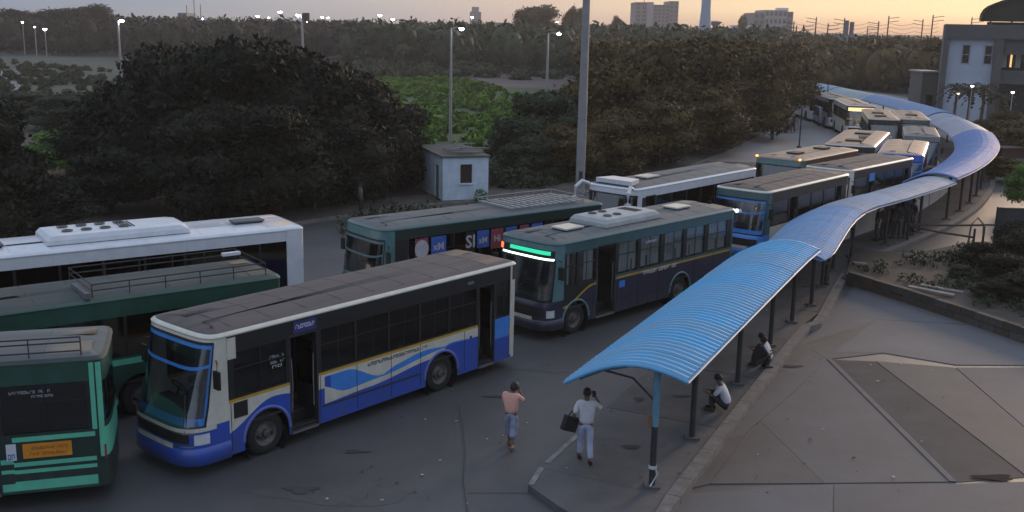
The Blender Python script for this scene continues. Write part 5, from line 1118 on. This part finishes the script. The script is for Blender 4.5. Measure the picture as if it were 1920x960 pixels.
for k, (x, y, l_, r, z) in enumerate([(1765, 545, 1.5, -.5, .34), (1745, 552, 1.6, -.55, .4), (1730, 490, .8, .1, .34), (1612, 497, .6, .2, .34), (1860, 500, .5, .9, .34)]):
    p = G(x, y, .3); q = MB(); q.box(-l_ / 2, l_ / 2, -.12, .12, 0, .07, mat('pale_slab', (.24, .23, .22), .85, col2=(.14, .13, .12), scale=4)); o = q.build('fallen_slab', label=['pale broken slab lying in the weedy bed, nearest the low wall', 'long pale slab leaning beside the nearest broken slab in the bed', 'short pale slab at the back of the weedy bed', 'small pale slab at the left corner of the bed by the shelter', 'small pale slab under the dark bushes'][k], category='slab', group='broken slabs in the bed'); o.location = (p.x, p.y, z); o.rotation_euler = (.04, .06, r)
br = random.Random(9)
GB = 'dark bushes in the weedy bed'
for k, (px, py, R_, H_, key, lab) in enumerate([(1835, 500, .9, 1.1, 'br', 'dark bush in the bed below the barrier post'), (1880, 530, 1.1, 1.2, 'br', 'dark bush at the middle of the right edge above the low wall'), (1920, 560, 1.1, 1.1, 'br', 'dark bush cut by the right edge, nearest the low wall'), (1860, 560, .8, .8, 'br', 'small dark bush close to the low wall'),
                                             (1905, 500, 1.2, 1.5, 'br', 'tallest dark bush below the dark gate'), (1800, 520, .6, .6, 'mid', 'small greyish bush at the left end of the dark bushes'), (1900, 470, 1.1, 1.3, 'br', 'dark bush right against the dark gate')]):
    p = G(px, py, .3); tree(p.x, p.y, R_ * .95, H_ * 1.05, 'dk' if key == 'br' else key, lab, GB, z=.2)
scrub('bed_weeds', [tuple(gp(1600, 520)), tuple(gp(1950, 625)), tuple(gp(2000, 520)), tuple(gp(1800, 480))], 110, .15, .5, leaf_mid, 31, per=45, lsz=.07, core=False).location = (0, 0, .3)
r0 = G(1700, 458); r1 = G(1862, 460); r2 = G(1822, 480); o = empty('barrier', (r0.x, r0.y, 0), label='bamboo pole barrier with two long dark poles between the shelter and the dark gate', category='barrier')
P_ = lambda v, z: Vector((v.x - r0.x, v.y - r0.y, z))
for a_, b_ in ((P_(r0, .95), P_(r1, .98)), (P_(r0, .88), P_(r2, .85))): q = MB(); q.tube([a_, (a_ + b_) / 2 + Vector((0, 0, -.04)), b_], .05, mat('bamboo_dark', (.06, .045, .035), .8), 7); q.build('pole', o)
for v in (r0, r1, r2, G(1840, 474)): q = MB(); q.tube([P_(v, 0), P_(v, 1.25)], .05, dsteel, 6); q.build('post', o)
q = MB(); q.tube([P_(G(1812, 474), 0), P_(G(1815, 474), 1.3), P_(G(1826, 474), 1.62), P_(G(1838, 474), 1.3), P_(G(1842, 474), 0)], .04, mat('bent_cane', (.12, .10, .08), .8), 6); q.build('bent_cane', o)
g0 = G(1866, 468); g1 = G(2010, 468); o = empty('dark_gate', (g0.x, g0.y, 0), label='dark framed sheet gate at the right edge behind the bushes', category='gate'); wv = g1.x - g0.x
q = MB(); q.box(-.12, .12, -.1, .1, 0, 2.0, dsteel); q.build('gate_post', o); q = MB(); q.box(.12, wv, -.06, .06, 1.85, 1.98, dsteel); q.build('top_rail', o)
for k in range(6): q = MB(); q.box(.14 + (wv - .2) * k / 6, .12 + (wv - .2) * (k + 1) / 6, -.03 + .01 * (k % 2), .02 + .01 * (k % 2), .1, 1.84, mat('gate_sheet', (.05, .05, .052), .7, col2=(.03, .03, .03), scale=3)); q.build('sheet_panel', o)

# ------------------------------------------------------------------ people
skin = mat('skin', (.16, .085, .055), .6); hair = mat('hair', (.008, .007, .007), .7)
def skinned(name, V, E, R_, m, parent, lev=1):
    me = bpy.data.meshes.new('t'); me.from_pydata(V, E, []); o = bpy.data.objects.new('t', me); COL.objects.link(o)
    md = o.modifiers.new('s', 'SKIN'); md.use_smooth_shade = True; sv = me.skin_vertices[0].data
    for i, r in enumerate(R_): sv[i].radius = (r, r) if not isinstance(r, tuple) else r; sv[i].use_root = (i == 0)
    sb = o.modifiers.new('b', 'SUBSURF'); sb.levels = lev; sb.render_levels = lev
    out = bpy.data.meshes.new_from_object(o.evaluated_get(bpy.context.evaluated_depsgraph_get())); bpy.data.objects.remove(o)
    out.materials.clear(); out.materials.append(m); out.name = name; return link(name, out, parent)
STAND = dict(pelvis=(0, 0, .93), waist=(0, 0, 1.06), chest=(0, .01, 1.26), neck=(0, 0, 1.44), hb=(0, .01, 1.52), hm=(0, .03, 1.60), ht=(0, .01, 1.68),
             sL=(-.18, 0, 1.38), eL=(-.24, -.02, 1.12), wL=(-.25, .06, .88), sR=(.18, 0, 1.38), eR=(.24, -.02, 1.12), wR=(.25, .06, .88),
             hL=(-.09, 0, .88), kL=(-.10, .03, .49), aL=(-.10, -.02, .09), tL=(-.11, .15, .04), hR=(.09, 0, .88), kR=(.10, .03, .49), aR=(.10, -.02, .09), tR=(.11, .15, .04))
WALK = dict(STAND, kL=(-.09, .14, .50), aL=(-.09, .18, .10), tL=(-.09, .34, .06), kR=(.09, -.04, .49), aR=(.09, -.24, .14), tR=(.09, -.12, .04))
SIT = dict(STAND, pelvis=(0, 0, .22), waist=(0, .02, .35), chest=(0, .12, .55), neck=(0, .20, .72), hb=(0, .23, .79), hm=(0, .27, .86), ht=(0, .26, .94), sL=(-.18, .17, .66), eL=(-.24, .32, .46), wL=(-.12, .50, .50), sR=(.18, .17, .66), eR=(.24, .32, .46), wR=(.12, .50, .50),
           hL=(-.09, .02, .18), kL=(-.15, .40, .48), aL=(-.12, .34, .08), tL=(-.13, .50, .04), hR=(.09, .02, .18), kR=(.15, .40, .48), aR=(.12, .34, .08), tR=(.13, .50, .04))
def person(loc, rz, pose, shirt, pants, label, H_=1.7, group=None, detail=True, long_hair=False, cat='person', skirt=False, shoes=None):
    J = {k: Vector(v) for k, v in pose.items()}; p = empty('person', loc, rz, label=label, category=cat, group=group); k = H_ / 1.70; p.scale = (k, k, k)
    V, E, R_ = [], [], []
    def chain(start, pts):
        i = start
        for v, r in pts: V.append(tuple(v)); R_.append(r); (E.append((i, len(V) - 1)) if i is not None else None); i = len(V) - 1
        return i
    chain(None, [(J['pelvis'], (.13, .10))]); w_ = chain(0, [(J['waist'], (.11, .075)), (J['chest'], (.125, .085))]); up = (J['neck'] - J['chest']).normalized()
    h = chain(w_, [(J['neck'], .055), (J['hb'], .06), (J['hm'], (.082, .098)), (J['ht'], (.06, .07))])
    for sd in 'LR':
        a = chain(w_, [(J['s' + sd], .058), ((J['s' + sd] + J['e' + sd]) / 2, .047), (J['e' + sd], .038), (J['w' + sd], .026)])
        f = (J['w' + sd] - J['e' + sd]).normalized(); sdv = Vector((1, 0, 0)) - f * f.x; sdv.normalize(); palm = J['w' + sd] + f * .07; a = chain(a, [(palm, (.036, .018))])
        if detail:
            dn = f.cross(sdv) * (1 if sd == 'L' else -1)
            for q, (o_, l_) in enumerate(((-.027, .062), (-.009, .075), (.009, .07), (.027, .055))): b0_ = palm + sdv * o_ + f * .02; chain(a, [(b0_, .009), (b0_ + f * l_ * .55, .0085), (b0_ + f * l_ * .9 + dn * .02, .007)])
            th_ = J['w' + sd] + f * .03 - sdv * .03 * (1 if sd == 'L' else -1); chain(a - 0, [(th_, .01), (th_ + f * .04 - sdv * .02 * (1 if sd == 'L' else -1), .008)])
        l = chain(0, [(J['h' + sd], .085), ((J['h' + sd] + J['k' + sd]) / 2, .072), (J['k' + sd], .052), ((J['k' + sd] + J['a' + sd]) / 2, .048), (J['a' + sd], .034), (J['t' + sd], (.04, .022))])
    body = skinned('body', V, E, R_, skin, p, 1)
    # shirt
    V2, E2, R2 = [], [], []
    V, E, R_ = V2, E2, R2
    def ch2(i, pts):
        for v, r in pts: V2.append(tuple(v)); R2.append(r); (E2.append((i, len(V2) - 1)) if i is not None else None); i = len(V2) - 1
        return i
    base = J['pelvis'].lerp(J['waist'], -.25) if pose is not SIT else J['pelvis'].lerp(J['waist'], .0)
    ch2(None, [(base, (.18, .14))]); c = ch2(0, [(J['waist'], (.17, .13)), (J['chest'], (.20, .145))]); ch2(c, [(J['chest'].lerp(J['neck'], .78), (.11, .10))])
    for sd in 'LR': ch2(c, [(J['s' + sd], .078), (J['s' + sd].lerp(J['e' + sd], .55), .066), (J['s' + sd].lerp(J['e' + sd], .92), .058)])
    skinned('shirt', V2, E2, R2, shirt, p, 2)
    V2.clear(); E2.clear(); R2.clear()
    ch2(None, [(J['pelvis'], (.15, .118))]); ch2(0, [(J['pelvis'].lerp(J['waist'], .5), (.155, .12))])
    for sd in 'LR': ch2(0, [(J['h' + sd], .105), ((J['h' + sd] + J['k' + sd]) / 2, .092 if not skirt else .12), (J['k' + sd], .075 if not skirt else .11), (J['k' + sd].lerp(J['a' + sd], .55 if skirt else .9), .068 if not skirt else .10)])
    skinned('trousers' if not skirt else 'lungi', V2, E2, R2, pants, p, 2)
    # hair cap, ears, nose, shoes
    d = (J['ht'] - J['hb']).normalized(); c_ = J['hm'] + d * .025; q = MB()
    for (rx, ry, rz_, oy, oz, nm) in (((.088, .105, .10, -.012, .012, 'hair'),) if not long_hair else ((.105, .125, .13, -.03, -.01, 'hair'),)):
        rows = []
        for i in range(9):
            ph = PI * .66 * i / 8; rows.append([(c_.x + rx * math.sin(ph) * math.cos(t), c_.y + oy + ry * math.sin(ph) * math.sin(t) - (.02 if ph > 1.3 else 0), c_.z + oz + rz_ * math.cos(ph)) for t in [2 * PI * k_ / 14 for k_ in range(14)]])
        q.grid(rows, hair, wrap=True, flip=True); q.build('hair', p, smooth=True)
    if detail:
        q = MB(); hm = J['hm']
        for sx in (-1, 1): q.lathe([(0, 0), (.018, .004), (.022, .012), (0, .016)], skin, 8, 'z', Matrix.Translation((hm.x + sx * .084, hm.y - .005, hm.z - .01)) @ Matrix.Rotation(sx * PI / 2, 4, 'Y'))
        q.build('ears', body)
        q = MB(); q.lathe([(0, .022), (.008, .015), (.014, -.012), (0, -.016)], skin, 7, 'z', Matrix.Translation((hm.x, hm.y + .098, hm.z - .01))); q.build('nose', body, smooth=True)
        q = MB()
        for sx in (-1, 1): q.box(hm.x + sx * .032 - .012, hm.x + sx * .032 + .012, hm.y + .078, hm.y + .09, hm.z + .008, hm.z + .018, hair)
        q.box(hm.x - .024, hm.x + .024, hm.y + .078, hm.y + .088, hm.z - .052, hm.z - .044, mat('lips', (.12, .04, .035), .5)); q.build('face_features', body)
    for sd in 'LR':
        a_, t_ = J['a' + sd], J['t' + sd]; q = MB(); dr = t_ - a_; dr.z = 0; dr.normalize(); q.tube([a_ - dr * .06 + Vector((0, 0, -.03)), a_ + dr * .05 + Vector((0, 0, -.03)), t_ + dr * .05], [.045, .055, .035], shoes or hair, 8); q.build('shoe', p, smooth=True)
    return p, J
wh = mat('white_cotton', (.62, .62, .66), .8, col2=(.5, .5, .54), scale=9); whp = mat('pale_blue_trousers', (.40, .43, .58), .8, col2=(.3, .32, .45), scale=8)
p = G(1096, 868, .15); P2 = dict(WALK, eR=(.36, .06, 1.22), wR=(.20, .10, 1.50), eL=(-.27, -.06, 1.14), wL=(-.27, .08, .93))
m2, J = person((p.x, p.y, .15), math.radians(4), P2, wh, whp, 'man in white shirt and pale trousers walking by the shelter tip with black bag', 1.74)
q = MB(); bag_m = mat('black_bag', (.010, .010, .011), .7); q.prism([(-.17, -.06), (.17, -.06), (.19, .06), (-.19, .06)], 0, .34, bag_m); bo = q.build('shoulder_bag', label='black shoulder bag hanging at the left hip of the man in white', category='bag'); bo.location = (p.x - .40, p.y - .05, .15 + .78); bo.rotation_euler = (.0, .35, .5)
q = MB(); q.tube([(-.12, 0, .34), (.05, 0, .66), (.30, .02, .76)], .014, bag_m, 6); q.build('strap', bo)
q = MB(); q.box(-.035, .035, -.006, .006, -.07, .07, black); ph = q.build('phone', label='dark phone held to the right ear of the man in white', category='phone'); ph.location = (p.x + .16, p.y + .10, .15 + 1.60)
p = G(957, 840, 0); P1 = dict(WALK, eR=(.30, .10, 1.22), wR=(.14, .16, 1.48), eL=(-.22, .10, 1.14), wL=(-.05, .20, 1.10), hb=(.03, .05, 1.51), hm=(.05, .09, 1.57), ht=(.06, .07, 1.65))
person((p.x, p.y, 0), math.radians(-18), P1, mat('peach_shirt', (.78, .42, .35), .8, col2=(.66, .33, .27), scale=7), mat('blue_grey_lungi', (.32, .36, .48), .85, col2=(.13, .15, .22), scale=10), 'person in peach shirt and blue-grey cloth, head bent, walking on the road', 1.62, long_hair=True, skirt=True, shoes=skin)
p = G(1362, 768, .19); person((p.x, p.y, .12), math.radians(72), SIT, wh, mat('dark_cloth', (.03, .03, .035), .9), 'man in a bright white shirt squatting on the kerb by the third shelter post', 1.72)
p = G(1441, 684, .19); person((p.x, p.y, .12), math.radians(62), SIT, wh, mat('dark_cloth', (.03, .03, .035)), 'man in a white shirt sitting on the kerb farther along the platform', 1.72)
p = G(1414, 690, .15); person((p.x, p.y, .15), math.radians(-80), SIT, mat('dark_shirt', (.03, .028, .03), .9), mat('dark_cloth', (.03, .03, .035)), 'person in dark clothes squatting opposite the farther man in white', 1.6)
dk = mat('dark_clothes', (.025, .025, .028), .9); dk2 = mat('dull_brown_shirt', (.07, .045, .035), .9); dk3 = mat('dull_blue_shirt', (.035, .045, .07), .9)
grp = 'people waiting under the pale shelter'
for k, (px, py, ang_, c1_, lab) in enumerate([(1642, 452, 1.2, dk, 'person in dark clothes at the left end of the waiting group'), (1655, 450, .3, dk2, 'person in a dull brown shirt, second from the left in the waiting group'), (1668, 446, 2.2, dk, 'person in dark clothes, third in the waiting group'), (1680, 447, -.6, dk3, 'person in a dull blue shirt, fourth in the waiting group'),
                                       (1697, 446, 3.0, dk, 'tall person in dark clothes, right of the waiting group'), (1708, 440, 1.9, dk, 'person in dark clothes at the right end of the waiting group')]):
    p = G(px, py, .15); person((p.x, p.y, .15), ang_, STAND, c1_, dk, lab, 1.66 + .03 * (k % 3), grp, detail=False)
for k, (px, py, ang_, c1_, lab, z) in enumerate([(1549, 535, 1.0, dk, 'person in dark clothes standing between the shelter posts near the bed corner', .15), (1474, 250, .2, dk, 'left of two distant men walking on the open road', 0), (1486, 250, .1, dk3, 'right of two distant men walking on the open road', 0), (676, 403, -1.2, mat('grey_shirt', (.17, .16, .15), .9), 'person in a grey shirt standing by the kerb left of the hut', 0), (1447, 262, .4, dk2, 'distant person on the verge left of the two walking men', .1)]):
    p = G(px, py, z); person((p.x, p.y, z), ang_, WALK if k in (1, 2) else STAND, c1_, dk, lab, 1.68, None, detail=False)

# ------------------------------------------------------------------ evening haze
HZ = 0.00033
hm_ = bpy.data.materials.new('haze_air'); hm_.use_nodes = True; t = hm_.node_tree; t.nodes.clear(); o_ = t.nodes.new('ShaderNodeOutputMaterial'); v_ = t.nodes.new('ShaderNodeVolumePrincipled')
v_.inputs['Color'].default_value = (.95, .93, .92, 1); v_.inputs['Density'].default_value = HZ; v_.inputs['Anisotropy'].default_value = .2; t.links.new(v_.outputs[0], o_.inputs['Volume'])
b = MB(); b.box(-700, 900, -40, 960, -2, 42, hm_); b.build('haze', kind='stuff')

# ------------------------------------------------------------------ litter, oil drips and grit
r_ = random.Random(44); lit = mat('litter_paper', (.4, .4, .38), .9); b = MB()
for k in range(170):
    if k < 90: p = off(r_.uniform(0, 50), r_.uniform(.1, 3.3)); z = .168
    elif k < 130: p = gp(r_.uniform(1300, 1850), r_.uniform(620, 940)); z = .034
    else: p = gp(r_.uniform(560, 1000), r_.uniform(700, 950)); z = .018
    a = r_.uniform(0, 6.28); w_ = r_.uniform(.012, .05); h_ = r_.uniform(.01, .035); c, s_ = math.cos(a), math.sin(a)
    b.face([(p.x + c * x_ * w_ - s_ * y_ * h_, p.y + s_ * x_ * w_ + c * y_ * h_, z + r_.uniform(.002, .02)) for x_, y_ in ((-1, -1), (1, -1), (1, 1), (-1, 1))], lit if r_.random() < .4 else dirt)
b.build('litter', kind='stuff')
for k in range(3):
    px, py = r_.uniform(480, 1000), r_.uniform(640, 950); patch(px, py, r_.uniform(.08, .35), r_.uniform(.05, .18), oil2, .0145 + .0004 * k, 'oil_stain', rdp)
for k in range(5):
    s_ = r_.uniform(.5, 22); q_ = off(s_, r_.uniform(.8, 2.8)); b = MB(); rx, ry = r_.uniform(.1, .4), r_.uniform(.06, .2)
    b.face([(q_.x + rx * math.cos(t) * (1 + .25 * math.sin(3 * t)), q_.y + ry * math.sin(t) * (1 + .2 * math.cos(2 * t)), .163 + .0005 * k) for t in [2 * PI * i / 18 for i in range(18)]], oil2); b.build('stain', plat)
